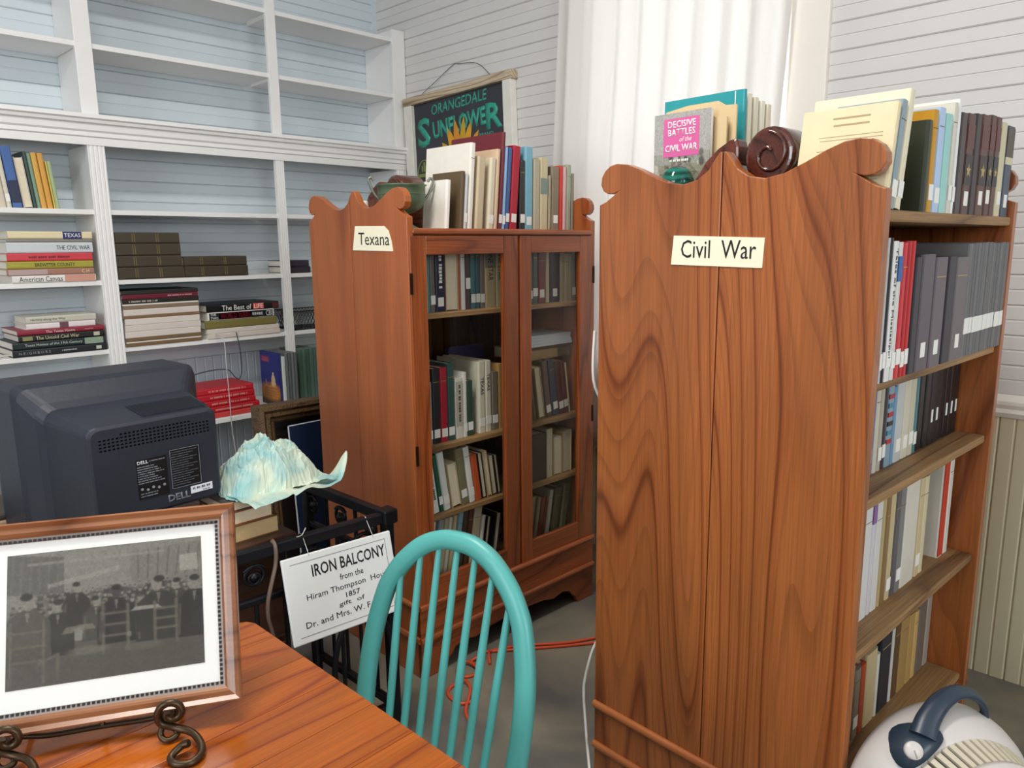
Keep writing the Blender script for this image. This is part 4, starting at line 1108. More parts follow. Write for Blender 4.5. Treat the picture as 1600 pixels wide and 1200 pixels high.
MB().tube([(.205, .03, .014), (.205, .055, .09), (.205, .105, .215)], .0045, 8).build('back_rest', M_IRON, es)
MB().tube([(.205, .105, .215), (.205, .22, .0055)], .0045, 8).build('rear_leg', M_IRON, es)

# ------------------------------------------------------------------ turquoise hoop-back chair
M_TEAL = plain('turquoise_chair_paint', '54a8a2', .38, var=.10, scale=9)
ch = empty('windsor_chair', (.702, 1.060, 0), math.radians(12)); tag(ch, 'turquoise painted hoop-back wooden chair tucked against the table', 'chair')
# chair faces -X (towards the table); hoop leans back to +X
seat_z = .445
def seat_out(k=1.0):
    pts = []
    for a in range(0, 360, 12):
        t = math.radians(a); c, s_ = math.cos(t), math.sin(t)
        ex = .215 * (abs(c) ** .8) * (1 if c > 0 else -1); ey = (.225 if c < 0 else .20) * (abs(s_) ** .75) * (1 if s_ > 0 else -1)
        pts.append((ex * k, ey * k))
    return pts
mb = MB(); so = seat_out(); n = len(so)
vs = [(x, y, seat_z - .034) for x, y in seat_out(.90)] + [(x, y, seat_z - .012) for x, y in so] + [(x, y, seat_z) for x, y in seat_out(.985)] + [(x * .7, y * .7, seat_z - .008) for x, y in so] + [(0, 0, seat_z - .013)]
fs = [list(range(n))[::-1]]
for r_ in range(3):
    for i in range(n):
        j = (i + 1) % n; fs.append((r_ * n + i, r_ * n + j, (r_ + 1) * n + j, (r_ + 1) * n + i))
for i in range(n): fs.append((3 * n + i, 3 * n + (i + 1) % n, 4 * n))
mb.add(vs, fs, True).build('seat', M_TEAL, ch)
# hoop in the leaning plane: (lateral y, z)
hoop2 = [(.178, .435), (.188, .55), (.191, .63), (.186, .71), (.170, .79), (.153, .83), (.127, .868), (.085, .907), (.040, .928), (0, .932)]
hoop2 = [(y * 1.05, z + .010 * (z - .435) / .5) for y, z in hoop2]
hoop2 = hoop2 + [(-y, z) for y, z in hoop2[-2::-1]]
def hx_(z): return .178 + (z - .45) * .245
hp = spline([(hx_(z), y, z) for y, z in hoop2], 5)
mb = MB()
# flattened bow: rectangular-ish section
vs = []; k = len(hp)
for i, p in enumerate(hp):
    a = hp[max(0, i - 1)]; b_ = hp[min(k - 1, i + 1)]; t = (b_ - a).normalized()
    nx = Vector((1, 0, -.245)).normalized(); bn = t.cross(nx).normalized()
    for (u, w) in ((-1, -.55), (-.55, -1), (.55, -1), (1, -.55), (1, .55), (.55, 1), (-.55, 1), (-1, .55)):
        vs.append(p + nx * u * .0150 + bn * w * .0200)
fs = []
for i in range(k - 1):
    for j in range(8):
        fs.append((i * 8 + j, i * 8 + (j + 1) % 8, (i + 1) * 8 + (j + 1) % 8, (i + 1) * 8 + j))
fs += [list(range(8))[::-1], [(k - 1) * 8 + j for j in range(8)]]
ho = mb.add(vs, fs, True).build('hoop', M_TEAL, ch)
bm = bmesh.new(); bm.from_mesh(ho.data); bmesh.ops.recalc_face_normals(bm, faces=list(bm.faces)); bm.to_mesh(ho.data); bm.free()
for i in range(7):
    yb = (-.120 + i * .040); yt = (-.141 + i * .047)
    ztop = np.interp(abs(yt), [0, .040, .085, .127, .153, .17], [.941, .937, .916, .877, .838, .80]) - .008
    zs = [seat_z - .01, .55, .68, .80, ztop]
    pts = [(hx_(zz) - (.006 if zz < .5 else 0), yb + (yt - yb) * (zz - .435) / (ztop - .435), zz) for zz in zs]
    MB().tube(pts, [.0075, .0085, .009, .008, .0065], 10).build('spindle', M_TEAL, ch)
lp = [(.012, 0), (.016, .05), (.013, .10), (.018, .2), (.020, .28), (.014, .33), (.019, .37), (.013, .425)]
for sx, sy in ((-.15, -.15), (-.15, .15), (.14, -.13), (.14, .13)):
    top = Vector((sx, sy, seat_z - .02)); bot = Vector((sx * 1.32 + (.03 if sx > 0 else 0), sy * 1.35, 0))
    nn = len(lp); MB().tube([bot.lerp(top, z_ / .425) for _, z_ in lp], [r_ for r_, _ in lp], 10).build('leg', M_TEAL, ch)
for sy in (-.175, .175):
    MB().tube([(-.178, sy, .17), (0, sy, .175), (.185, sy * .9, .17)], [.008, .013, .008], 8).build('stretcher', M_TEAL, ch)
MB().tube([(0, -.175, .175), (0, 0, .175), (0, .175, .175)], [.008, .013, .008], 8).build('stretcher', M_TEAL, ch)
# ------------------------------------------------------------------ dark desk behind the table
W_DARK = wood('dark_brown_desk', 'x', '4a2a1c', '3d2216', '28140c', rings=8, across=4, along=.4, rough=.4, coat=.1)
dk = empty('writing_desk', (0, 1.93, 0)); tag(dk, 'dark brown wooden desk carrying the monitor and old books', 'desk')
DZ = .725
MB().box(.12, 1.075, 0, .78, DZ - .03, DZ).build('desk_top', W_DARK, dk, .004)
MB().box(.15, 1.05, .03, .05, DZ - .17, DZ - .03).build('apron', W_DARK, dk)
MB().box(.62, 1.05, .04, .74, .06, DZ - .17).build('drawer_pedestal', W_DARK, dk, .004)
for z0 in (.08, .24, .40):
    d_ = MB().box(.64, 1.03, .026, .042, z0, z0 + .145).build('drawer', W_DARK, dk, .004)
    MB().lathe([(.004, 0), (.006, .012), (.013, .018), (.010, .026), (.0, .028)], 12, M=Tm(.835, .026, z0 + .072) @ Rm('X', 90)).build('knob', plain('dull_brass', '7a6236', .4, metal=.8), d_)
for x in (.15, .56):
    for y in (.03, .70): MB().box(x, x + .05, y, y + .05, 0, DZ - .03).build('leg', W_DARK, dk)
for y in (.05, .70): MB().box(.99, 1.04, y, y + .04, 0, .06).build('leg', W_DARK, dk)

# ------------------------------------------------------------------ CRT monitor, seen from behind
M_CRT = plain('navy_grey_plastic', '232733', .5, var=.10, scale=5, bump=.25)
M_CRT_TOP = M_CRT
mo = empty('crt_monitor', (.730, 2.00, DZ), math.radians(4)); tag(mo, 'dark blue-grey tube monitor seen from the back, on the dark desk', 'monitor')
def rrect(w, h, zc, y, r, xc=0.0, n=5):
    pts = []
    for cx, cz, a0 in ((w / 2 - r, h / 2 - r, 0), (-w / 2 + r, h / 2 - r, 90), (-w / 2 + r, -h / 2 + r, 180), (w / 2 - r, -h / 2 + r, 270)):
        for i in range(n + 1):
            a = math.radians(a0 + 90 * i / n); pts.append((xc + cx + r * math.cos(a), y, zc + cz + r * math.sin(a)))
    return pts
secs = [(.300, .205, .270, .012, .030), (.330, .245, .272, .0, .026), (.345, .262, .268, .008, .022), (.375, .300, .262, .10, .03), (.410, .330, .262, .175, .035), (.430, .350, .262, .20, .035), (.478, .405, .275, .235, .03), (.490, .425, .272, .26, .026), (.492, .430, .270, .42, .022), (.480, .420, .270, .455, .022)]
secs[0] = (.318, .235, .270, -.002, .03)
# height order: back face first
secs = [(.322, .236, .268, .000, .022), (.338, .252, .268, .006, .022), (.352, .270, .266, .05, .026), (.378, .300, .262, .13, .03), (.400, .318, .262, .185, .035), (.424, .345, .264, .205, .035), (.476, .405, .272, .238, .028), (.490, .425, .272, .262, .024), (.492, .430, .270, .42, .022), (.480, .420, .270, .455, .022)]
vs = []; m_ = 24
for (w, h, zc, y, r_) in secs: vs += rrect(w, h, zc, y, r_)
fs = []
for i in range(len(secs) - 1):
    for j in range(m_):
        fs.append((i * m_ + j, (i + 1) * m_ + j, (i + 1) * m_ + (j + 1) % m_, i * m_ + (j + 1) % m_))
fs.append(list(range(m_))); fs.append([(len(secs) - 1) * m_ + j for j in range(m_)][::-1])
hs = MB().add(vs, fs, False).build('housing', M_CRT, mo, .004, 2)
bm = bmesh.new(); bm.from_mesh(hs.data); bmesh.ops.recalc_face_normals(bm, faces=list(bm.faces)); bm.to_mesh(hs.data); bm.free()
MB().add(rrect(.40, .31, .275, .457, .03), [list(range(24))]).build('screen', plain('dark_screen_glass', '1a1f22', .1), mo)
MB().lathe([(.14, 0), (.15, .012), (.12, .03), (.06, .045), (.06, .085)], 28, M=Tm(0, .22, 0)).build('swivel_base', M_CRT, mo)
# vent slots on the back and ribs on the top
mb = MB()
for r_ in range(5):
    for c_ in range(28):
        if r_ == 4 and (c_ < 5 or c_ > 22): continue
        x = -.140 + c_ * .0104; z_ = .333 + r_ * .0088
        mb.box(x - .0032, x + .0032, -.004, .014, z_ - .0022, z_ + .0022)
# the vents and the screw hole are real openings: cut them out of the housing
mb.lathe([(.006, -.02), (.006, .02)], 14, M=Tm(-.2, .2295, .355) @ Rm('X', 60))
cut = mb.build('vent_cutter', None, mo)
bo = hs.modifiers.new('vents', 'BOOLEAN'); bo.operation = 'DIFFERENCE'; bo.object = cut; bo.solver = 'EXACT'
bpy.context.view_layer.update()
me_ = bpy.data.meshes.new_from_object(hs.evaluated_get(bpy.context.evaluated_depsgraph_get()))
hs.modifiers.clear(); hs.data = me_; me_.name = 'housing'
bpy.data.objects.remove(cut)
mb = MB()
for c_ in range(30):
    x = -.02 + c_ * .006 - .0
    mb.box(x, x + .0022, .020, .125, .0, .0018, M=Tm(0, 0, .3965) @ Rm('X', 7.5))
vr = mb.build('top_ribs', M_CRT, mo); vr['kind'] = 'stuff'
# rating plates
M_PLATE = plain('black_rating_plate', '0b0c10', .35)
M_GREY_INK = plain('grey_print', '8a8f96', .5)
pl = MB().box(-.060, .020, -.0012, .001, .185, .292).build('rating_plate', M_PLATE, mo)
lettering('DELL', plain('white_logo', 'e8eaee', .4), pl, plane_M((-.043, -.0014, .284), (1, 0, 0), (0, 0, 1)), bold=.02, width=.028, height=.0085)
word_bars(pl, plane_M((-.006, -.0014, .284), (1, 0, 0), (0, 0, 1)), .04, .003, M_GREY_INK, 3)
for k in range(8): word_bars(pl, plane_M((-.058 + (.022 + .004 * (k % 4)), -.0014, .272 - k * .0062), (1, 0, 0), (0, 0, 1)), .044 + .008 * (k % 4), .0030, M_GREY_INK, k)
for k in range(5):
    MB().lathe([(.0038, 0), (.0038, .0004)], 10, M=Tm(-.05 + k * .0145, -.0012, .213 - (k % 2) * .004) @ Rm('X', 90)).build('approval_mark', M_GREY_INK, pl)
for k in range(2): word_bars(pl, plane_M((-.032, -.0014, .200 - k * .007), (1, 0, 0), (0, 0, 1)), .045, .003, M_GREY_INK, k + 30)
pl2 = MB().box(.026, .112, -.0012, .001, .192, .302).build('rating_plate', M_PLATE, mo)
mb = MB()
for (x0, x1, z0, z1) in ((.028, .110, .299, .3002), (.028, .110, .1935, .1947), (.028, .0292, .1935, .3002), (.1088, .110, .1935, .3002)): mb.box(x0, x1, -.0016, -.001, z0, z1)
mb.build('plate_border', M_GREY_INK, pl2)
for k in range(15): word_bars(pl2, plane_M((.031 + (.072 - .012 * (k % 3)) / 2, -.0014, .293 - k * .0065), (1, 0, 0), (0, 0, 1)), .072 - .012 * (k % 3), .0026, plain('dim_grey_print', '5c626a', .5), k + 50)
lettering('DELL', plain('raised_grey_logo', '72757c', .4), mo, plane_M((.045, -.0006, .170), (1, 0, 0), (0, 0, 1)), name='raised_logo', bold=.03, width=.060, height=.019, extrude=.0015)
st = MB().box(.078, .140, -.0012, .001, .168, .188).build('barcode_sticker', plain('white_sticker', 'eceef2', .45), mo)
word_bars(st, plane_M((.108, -.0014, .181), (1, 0, 0), (0, 0, 1)), .05, .007, plain('barcode_ink', '5c5f66', .5), 4)
word_bars(st, plane_M((.122, -.0014, .172), (1, 0, 0), (0, 0, 1)), .02, .003, plain('barcode_ink', '5c5f66', .5), 5)

# beige rounded case and folders beside the monitor
bc = MB().lathe([(.10, 0), (.135, .01), (.15, .05), (.14, .09), (.10, .115), (.0, .12)], 28, M=Tm(.325, 2.10, DZ)).build('beige_hat_box', plain('beige_plastic', 'cfc4b2', .45))
tag(bc, 'rounded beige box standing on the desk beside the monitor', 'box')
z = DZ
for k, (t, c) in enumerate(((.05, 'a58b70'), (.035, 'b79a7c'), (.02, '4a4038'))):
    o = make_book(Tm(.22, 2.42, z + t) @ Rm('Y', 90), t, .28, .2, c, ['tan ledger under two others on the desk behind beige box', 'light tan ledger between two others on the desk', 'thin dark ledger on top of the tan ledgers on the desk'][k], group='ledgers on the desk'); z += t

# ------------------------------------------------------------------ stack of old books under tissue paper
z = DZ
for k, (x0, x1, t, d, c, lab) in enumerate(((.888, 1.045, .052, .19, '6b4a2c', 'old brown book with worn page edges outward, bottom of stack under tissue'), (.888, 1.030, .040, .17, '8a4a2c', 'old book with reddish boards and cream pages under the tissue'), (.886, 1.034, .030, .17, '3a3230', 'old dark book with cream page edges directly under the tissue'))):
    o = make_book(Tm(x0, 1.975 + .004 * k, z + t) @ Rm('Y', 90), t, x1 - x0, d, c, lab, flip=False, group='old books under the tissue paper', pages=plain('old_page_edges', 'c9ac7c' if k == 0 else 'ddc9a8', .8, var=.12, scale=80))
    # fore-edge towards the room
    o.matrix_world = Tm(x1, 1.975 + .004 * k + d, z + t) @ Rm('Z', 180) @ Rm('Y', 90)
    z += t
ZT = z
# tissue paper: crumpled sheet over the books
m, N, L, b = new_mat('aqua_tissue_paper')
tc = N.new('ShaderNodeTexCoord'); n1 = N.new('ShaderNodeTexNoise'); n1.inputs['Scale'].default_value = 7; n1.inputs['Detail'].default_value = 3; n1.inputs['Distortion'].default_value = .8
L.new(tc.outputs['Object'], n1.inputs['Vector'])
rp = N.new('ShaderNodeValToRGB'); e = rp.color_ramp.elements
e[0].position = .36; e[0].color = srgb('8fbcbb'); e[1].position = .56; e[1].color = srgb('cbd6c2')
L.new(n1.outputs['Fac'], rp.inputs[0]); L.new(rp.outputs[0], b.inputs['Base Color']); b.inputs['Roughness'].default_value = .6
b.inputs['Subsurface Weight'].default_value = 0.0
tis = empty('tissue_paper', (1.075, 2.08, ZT)); tag(tis, 'crumpled pale aqua tissue paper lying on the old books', 'tissue paper')
def crease(px, py, s_, o_):
    d = noise.voronoi(Vector((px * s_, py * s_, o_)))[0]
    return d[1] - d[0]
def dome(u, v):
    x = (u - .5) * 2; y = (v - .5) * 2
    r = math.sqrt(x * x + y * y); ang_ = math.atan2(y, x)
    R = 1.0 + .16 * noise.noise(Vector((math.cos(ang_) * 2, math.sin(ang_) * 2, 5)))
    k = min(r / R, 1.3)
    px, py = x * .165, y * .12
    h = .125 * max(0, (1 - k ** 3)) ** .75
    wob = noise.noise(Vector((px * 11, py * 11, 1.3))) * .042 + noise.noise(Vector((px * 24, py * 24, 7))) * .014
    cr = -.055 * min(crease(px, py, 13, 2.0), .5) - .026 * min(crease(px, py, 29, 5.0), .5) + .022
    skew = 1.0 - .45 * max(0, x)
    z_ = h * skew + (wob + cr) * (1.1 - .8 * min(k, 1.2))
    j = noise.cell_vector(Vector((u * 53, v * 39, 3.5))) - Vector((.5, .5, .5))
    z_ += j.z * .011 * (1.1 - .8 * min(k, 1.2))
    return (px + .014 * noise.noise(Vector((px * 20, py * 20, 9))) + j.x * .004, py + .014 * noise.noise(Vector((px * 20, py * 20, 19))) + j.y * .004, max(z_, .002 + .006 * abs(wob)))
MB().grid(54, 40, dome, smooth=False).build('crumpled_mound', m, tis)
# overhanging tail with a pointed corner
def tail(u, v):
    x = -.155 + u * .385; w = (.11 * (1 - u) ** .6 + .004)
    y = -.10 + (v - .5) * 2 * w + .02 * u
    f = noise.noise(Vector((u * 7, v * 3, 2))) * .014 * (1 - .5 * u)
    z_ = .004 + abs(f) * (1 if u < .35 else 0) + (0 if u < .55 else -.02 * math.sin((u - .55) / .45 * math.pi)) + (.06 * ((u - .86) / .14) ** 1.5 if u > .86 else 0)
    return (x, y, z_ + f * (.0 if u < .35 else 1))
mb = MB().grid(44, 14, tail, smooth=False)
tl = mb.build('tail', m, tis)
so_ = tl.modifiers.new('solid', 'SOLIDIFY'); so_.thickness = .0008

# ------------------------------------------------------------------ iron balcony with its sign
M_IRONB = plain('black_cast_iron', '1d1d22', .42, metal=.55, var=.25, scale=30)
ba = empty('iron_balcony', (1.316, 1.815, 0)); tag(ba, 'black cast-iron balcony railing standing on the floor behind the table', 'railing')
# front rail runs to -X, end rail runs to +Y ; top rail z .75
RZ = .75
fd = Vector((-1, .075, 0)).normalized(); ed = Vector((0, 1, 0))
def along(d_, s_, z_): q = d_ * s_; return (q.x, q.y, z_)
for d_, ln in ((fd, .98), (ed, .46)):
    for z_, r_, hh in ((RZ - .014, .014, .017), (RZ - .15, .009, .010), (.10, .012, .012)):
        M = plane_M((0, 0, z_), d_, (0, 0, 1))
        MB().box(0, ln, -hh, hh, -r_, r_, M=M).build('rail', M_IRONB, ba, .004)
    nb = int(ln / .085)
    for i in range(1, nb + 1):
        s_ = i * .085
        MB().tube([along(d_, s_, .10), along(d_, s_, RZ - .15)], .0065, 8).build('baluster', M_IRONB, ba)
        # cast rosette between the two upper rails
        if i % 2 == 1:
            c = Vector(along(d_, s_, RZ - .08)); M = plane_M(c, d_, (0, 0, 1))
            mb = MB()
            for sg in (-1, 1):
                sp = [(sg * (.006 + .030 * t) * math.cos(2 * math.pi * t * 1.3 + .6), (.006 + .030 * t) * math.sin(2 * math.pi * t * 1.3 + .6), 0) for t in [k / 18 for k in range(19)]]
                mb.tube(sp, .006, 6, M=M)
            mb.lathe([(.0, -.012), (.012, -.008), (.012, .008), (0, .012)], 10, M=M)
            mb.build('rosette', M_IRONB, ba)
        else:
            MB().tube([along(d_, s_, RZ - .15), along(d_, s_, RZ - .015)], .007, 8).build('baluster', M_IRONB, ba)
MB().box(-.016, .016, -.016, .016, 0, RZ).build('corner_post', M_IRONB, ba, .003)
MB().box(-.026, .026, -.026, .026, RZ - .035, RZ + .012).build('corner_cap', M_IRONB, ba, .006)
q = fd * .98; MB().box(q.x - .014, q.x + .014, q.y - .014, q.y + .014, 0, RZ).build('end_post', M_IRONB, ba, .003)
MB().box(-.014, .014, .446, .474, 0, RZ).build('end_post', M_IRONB, ba, .003)
# scroll brackets below, seen past the table edge
for sx in (.12, .45):
    pts = [along(fd, sx + .10 * math.cos(a), .30 + .18 * math.sin(a)) for a in [math.radians(-80 + k * 14) for k in range(19)]]
    MB().tube([(p[0], p[1] - .03, p[2]) for p in pts], .009, 8).build('scroll', M_IRONB, ba)

sg = empty('painted_sign', (0, 0, 0)); tag(sg, 'white painted board lettered Iron Balcony, wired to the iron railing', 'sign')
S_TL = Vector((.947, 1.797, .713)); S_TR = Vector((1.298, 1.766, .710))
sx_ = (S_TR - S_TL).normalized(); sl = math.radians(14)
su = Vector((0, 0, 1)) * math.cos(sl) + Vector((0, 1, 0)) * math.sin(sl); su = (su - sx_ * su.dot(sx_)).normalized()
sn = sx_.cross(su)
SW, SHH = .345, .24
S_BL = S_TL - su * SHH
sg.matrix_world = Matrix(((sx_.x, su.x, sn.x, S_BL.x), (sx_.y, su.y, sn.y, S_BL.y), (sx_.z, su.z, sn.z, S_BL.z), (0, 0, 0, 1)))
MB().box(0, SW, 0, SHH, -.010, 0).build('board', plain('white_sign_paint', 'eef0ee', .35, var=.02), sg, .003)
mb = MB()
for (x0, x1, y0, y1) in ((.022, SW - .022, SHH - .020, SHH - .0185), (.022, SW - .022, .0185, .020), (SW - .0235, SW - .022, .0185, SHH - .0185)): mb.box(x0, x1, y0, y1, 0, .0006)
mb.build('painted_border', plain('grey_border_paint', '8a8a86', .5), sg)
def sgl(t, xc, yc, w, h, **kw): lettering(t, M_INK, sg, Tm(xc, yc, .0004) @ Rm('Z', kw.pop('rot', 0)), width=w, height=h, **kw)
sgl('IRON BALCONY', .200, .190, .235, .034, bold=.012)
sgl('from the', .200, .150, .075, .017)
sgl('Hiram Thompson  House', .190, .119, .268, .021)
sgl('1857', .195, .096, .045, .015, bold=.008)
sgl('gift  of', .188, .073, .082, .016)
sgl('Dr. and Mrs. W. F. Hasty', .182, .045, .280, .022)
M_STEEL = plain('steel_wire', 'b8b6b0', .35, metal=.8)
for xs in (.08, .285):
    top = S_TL + sx_ * xs
    yr = 1.815 + .075 * (1.316 - top.x)
    w_ = MB().tube(spline([top + Vector((0, -.004, -.004)), (top.x + .006, yr - .019, RZ - .01), (top.x + .008, yr - .004, RZ + .006), (top.x + .012, yr + .018, RZ - .008), (top.x + .004, yr + .012, RZ - .03)], 5), .0013, 6)
    o = w_.build('wire_tie', M_STEEL, sg); o.matrix_local = sg.matrix_world.inverted()
    if xs < .2:
        o = MB().tube(spline([(top.x - .012, yr - .01, RZ + .004), (top.x + .004, yr - .012, RZ + .006), (top.x + .022, yr - .004, RZ + .020)], 5), .0016, 6).build('wire_end', M_STEEL, sg); o.matrix_local = sg.matrix_world.inverted()
# leather strap hanging on the rail
strap = [(.955, 1.870, .728), (.950, 1.846, .757), (.948, 1.824, .745), (.945, 1.822, .70), (.930, 1.820, .655), (.915, 1.822, .60), (.914, 1.826, .55), (.925, 1.830, .50), (.935, 1.832, .44)]
sp = spline(strap, 5)
o = MB().tube(sp, .0065, 6, flat=.35).build('leather_strap', plain('brown_leather', '6e5a4e', .5))
tag(o, 'thin brown leather strap looped over the iron rail', 'strap')

# ------------------------------------------------------------------ old gilt picture frame and navy board behind
W_OLD = wood('worn_gilt_wood', 'z', '6e5230', '4c3620', '2a1a10', rings=20, across=14, along=4, rough=.5, coat=.1, fib=.5)
of = empty('old_picture_frame', (1.50, 2.93, 0)); of.rotation_euler = (math.radians(-3), 0, math.radians(-2)); tag(of, 'large worn brown gilt picture frame leaning behind the glazed bookcase', 'frame')
OW, OH = .80, .885
pf = [(0, -.05), (0, .01), (.006, .022), (.022, .028), (.034, .018), (.05, .020), (.062, .006), (.074, .004), (.085, -.01), (.085, -.05)]
for o in ():
    pass
def fs_local(p0, p1, inw):
    o = frame_side(p0, p1, inw, W_OLD, pf, 'frame_rail', of); o.matrix_local = Matrix(((1, 0, 0, 0), (0, 0, -1, 0), (0, 1, 0, 0), (0, 0, 0, 1)))
fs_local((0, 0, 0), (OW, 0, 0), (0, 1, 0)); fs_local((OW, 0, 0), (OW, OH, 0), (-1, 0, 0)); fs_local((OW, OH, 0), (0, OH, 0), (0, -1, 0)); fs_local((0, OH, 0), (0, 0, 0), (1, 0, 0))
MB().box(.07, OW - .07, .03, .045, .07, OH - .07).build('dark_canvas', plain('dark_canvas', '1e1714', .5, var=.3), of)
nb_ = empty('navy_board', (1.585, 2.80, 0)); nb_.rotation_euler = (math.radians(-4), 0, 0); tag(nb_, 'dark navy board with thin white edge leaning beside the old frame', 'board')
MB().box(0, .50, 0, .006, 0, .805).build('panel', plain('navy_card', '14213c', .4), nb_)
mb = MB().box(-.003, .0, -.0005, .0065, 0, .808).box(-.003, .50, -.0005, .0065, .805, .808)
mb.build('white_edge', plain('white_edge_card', 'd8dade', .5), nb_)
word_bars(nb_, plane_M((.022, -.0004, .60), (0, 0, 1), (-1, 0, 0)), .05, .012, plain('pale_print', 'a8b0c0', .5), 3)
# ------------------------------------------------------------------ things on top of the glazed case
M_VERD = plain('green_patina_metal', '5d7258', .42, metal=.35, var=.25, scale=14)
bw = empty('green_compote_bowl'); bw.matrix_world = TEX_M @ Tm(.132, .20, 1.612) @ Rm('Z', -25); tag(bw, 'green patinated footed metal bowl with loop handles on the glazed bookcase', 'bowl')
MB().lathe([(.055, 0), (.056, .006), (.040, .014), (.022, .028), (.016, .042), (.022, .052), (.045, .060), (.068, .074), (.080, .095), (.083, .120), (.084, .148), (.091, .153), (.086, .154), (.080, .146), (.077, .112), (.055, .078), (.0, .066)], 40).build('bowl_body', M_VERD, bw)
MB().lathe([(.082, .118), (.0855, .121), (.082, .124)], 40, cap=False).build('rim_band', M_VERD, bw)
M_PEWTER = plain('grey_pewter', '7d8074', .4, metal=.6)
for sgn in (-1, 1):
    MB().tube(spline([(sgn * .080, 0, .104), (sgn * .096, 0, .122), (sgn * .108, 0, .148), (sgn * .115, 0, .170), (sgn * .104, 0, .178), (sgn * .096, 0, .166)], 5), .0048, 8).build('handle', M_PEWTER, bw)
W_RED = wood('red_mahogany', 'x', '74351f', '632a17', '44190c', rings=8, across=5, along=.6, rough=.22, coat=.5)
W_RED2 = wood('dark_glossy_mahogany', 'x', '55261a', '471d13', '2c100a', rings=8, across=5, along=.6, rough=.12, coat=.8)
def swan_neck(base, x, y0, z0, label, flip=1, sc=1.0):
    r_ = empty('carved_pediment_scroll'); r_.matrix_world = base @ Tm(x, y0, z0) @ Matrix.Scale(sc, 4); tag(r_, label, 'carving')
    # swan neck board: outline in (y,z), thickness along x
    neck = [(0, 0), (.20, 0), (.205, .05), (.19, .09), (.165, .125), (.135, .150), (.105, .166), (.088, .168), (.082, .150), (.080, .110), (.060, .085), (.025, .07), (0, .06)]
    MB().prism(neck, 'x', 0, .045).build('neck', W_RED, r_, .006)
    # volute: glossy rolled end, a solid curled block
    pts = [(.058 * math.cos(a), .060 * math.sin(a)) for a in [2 * math.pi * k / 26 for k in range(26)]]
    MB().prism(pts, 'x', 0, .10, M=Tm(.0, .010, .125), smooth=True).build('volute', W_RED2, r_, .010, 3)
    MB().prism([(-.05, 0), (.062, 0), (.060, .09), (-.048, .09)], 'x', .006, .094, M=Tm(0, .010, 0)).build('volute_block', W_RED2, r_, .008)
    sp_ = [(-.002, .010 + (.046 - .036 * t) * math.cos(7 * t + 1.6), .125 + (.048 - .037 * t) * math.sin(7 * t + 1.6)) for t in [k / 30 for k in range(31)]]
    MB().tube(sp_, .0045, 6).build('carved_spiral', W_RED2, r_)
    return r_
swan_neck(CIV_M, .060, .262, 1.611, 'brown carved wooden pediment scroll with glossy volute behind the Civil War board', 1)
swan_neck(TEX_M, .226, .365, 1.612, 'red-brown carved wooden pediment scroll behind the green bowl', 1, 1.12)
# white candle stub near the scroll
o = MB().lathe([(.020, 0), (.021, .004), (.021, .105), (.018, .110), (.004, .108), (0, .108)], 20).build('white_candle', plain('white_wax', 'f4efe6', .4)); o.matrix_world = TEX_M @ Tm(.12, .43, 1.612)
tag(o, 'short white candle standing behind the scroll of the glazed bookcase', 'candle')

# ------------------------------------------------------------------ things on top of the open case
m, N, L, b = new_mat('malachite_green_glass')
tc = N.new('ShaderNodeTexCoord'); wv = N.new('ShaderNodeTexWave'); wv.inputs['Scale'].default_value = 18; wv.inputs['Distortion'].default_value = 4; wv.bands_direction = 'Z'
L.new(tc.outputs['Object'], wv.inputs['Vector']); rp = N.new('ShaderNodeValToRGB'); e = rp.color_ramp.elements
e[0].color = srgb('0c3f36'); e[1].color = srgb('1f7263'); L.new(wv.outputs['Fac'], rp.inputs[0]); L.new(rp.outputs[0], b.inputs['Base Color']); b.inputs['Roughness'].default_value = .08
gb = empty('green_stone_egg'); gb.matrix_world = CIV_M @ Tm(.078, .515, 1.611); tag(gb, 'polished banded green stone ball on a small foot in front of the war book', 'ornament')
MB().lathe([(.026, 0), (.028, .006), (.018, .014), (.016, .034), (.024, .044)], 24).build('foot', plain('dark_foot', '2a2420', .4), gb)
prof_ = [(.040 * math.sin(math.pi * k / 14), .082 - .042 * math.cos(math.pi * k / 14)) for k in range(15)]
MB().lathe(prof_, 28).build('ball', m, gb)
def standing_cover(x, y0, y1, h, t, col, label, canvas=None, soft=True):
    """a book whose front cover faces -X: spine towards the room (y0), thickness along x"""
    o = make_book(CIV_M @ Tm(x, y0, 1.611), t, h, y1 - y0, col, label, soft=soft, rough=.35)
    if canvas: canvas.build('cover_print', y1 - y0, h, o, plane_M((-.0001, y1 - y0, 0), (0, -1, 0), (0, 0, 1)))
    return o
cv = Canvas(64, 96, '9a988e')
cv.rect(0, 1, .62, 1, 'a9a7a2'); cv.rect(0, 1, .30, .52, '8d8a76'); cv.rect(0, 1, 0, .30, '6a655c')
rnd = random.Random(3)
for k in range(60):
    x, y = rnd.random(), rnd.uniform(.02, .62); s_ = rnd.uniform(.015, .05)
    cv.ell(x, y, s_, s_ * .9, rnd.choice(['3a3833', '55524a', 'c4c1b4', '2c2a28', '6d5a4c', '7a786c']), .8)
for k in range(14):
    x, y = rnd.uniform(.05, .95), rnd.uniform(.05, .3); cv.line(x, y, x + rnd.uniform(-.04, .04), y + .10, .012, rnd.choice(['2a2622', '4a3a38', '6a4a44']), .9)
for k in range(10): cv.line(rnd.random(), rnd.uniform(.35, .6), rnd.random(), rnd.uniform(.35, .6), .006, '4a4a40', .5)
cv.grain(.18, 2)
dbk = standing_cover(.120, .455, .615, .253, .012, 'f0ece6', 'paperback titled Decisive Battles of the Civil War with pink panel', cv)
pk = MB().box(-.0012, 0, .030, .132, .150, .240).build('pink_panel', plain('pink_print', 'd9649f', .4), dbk)
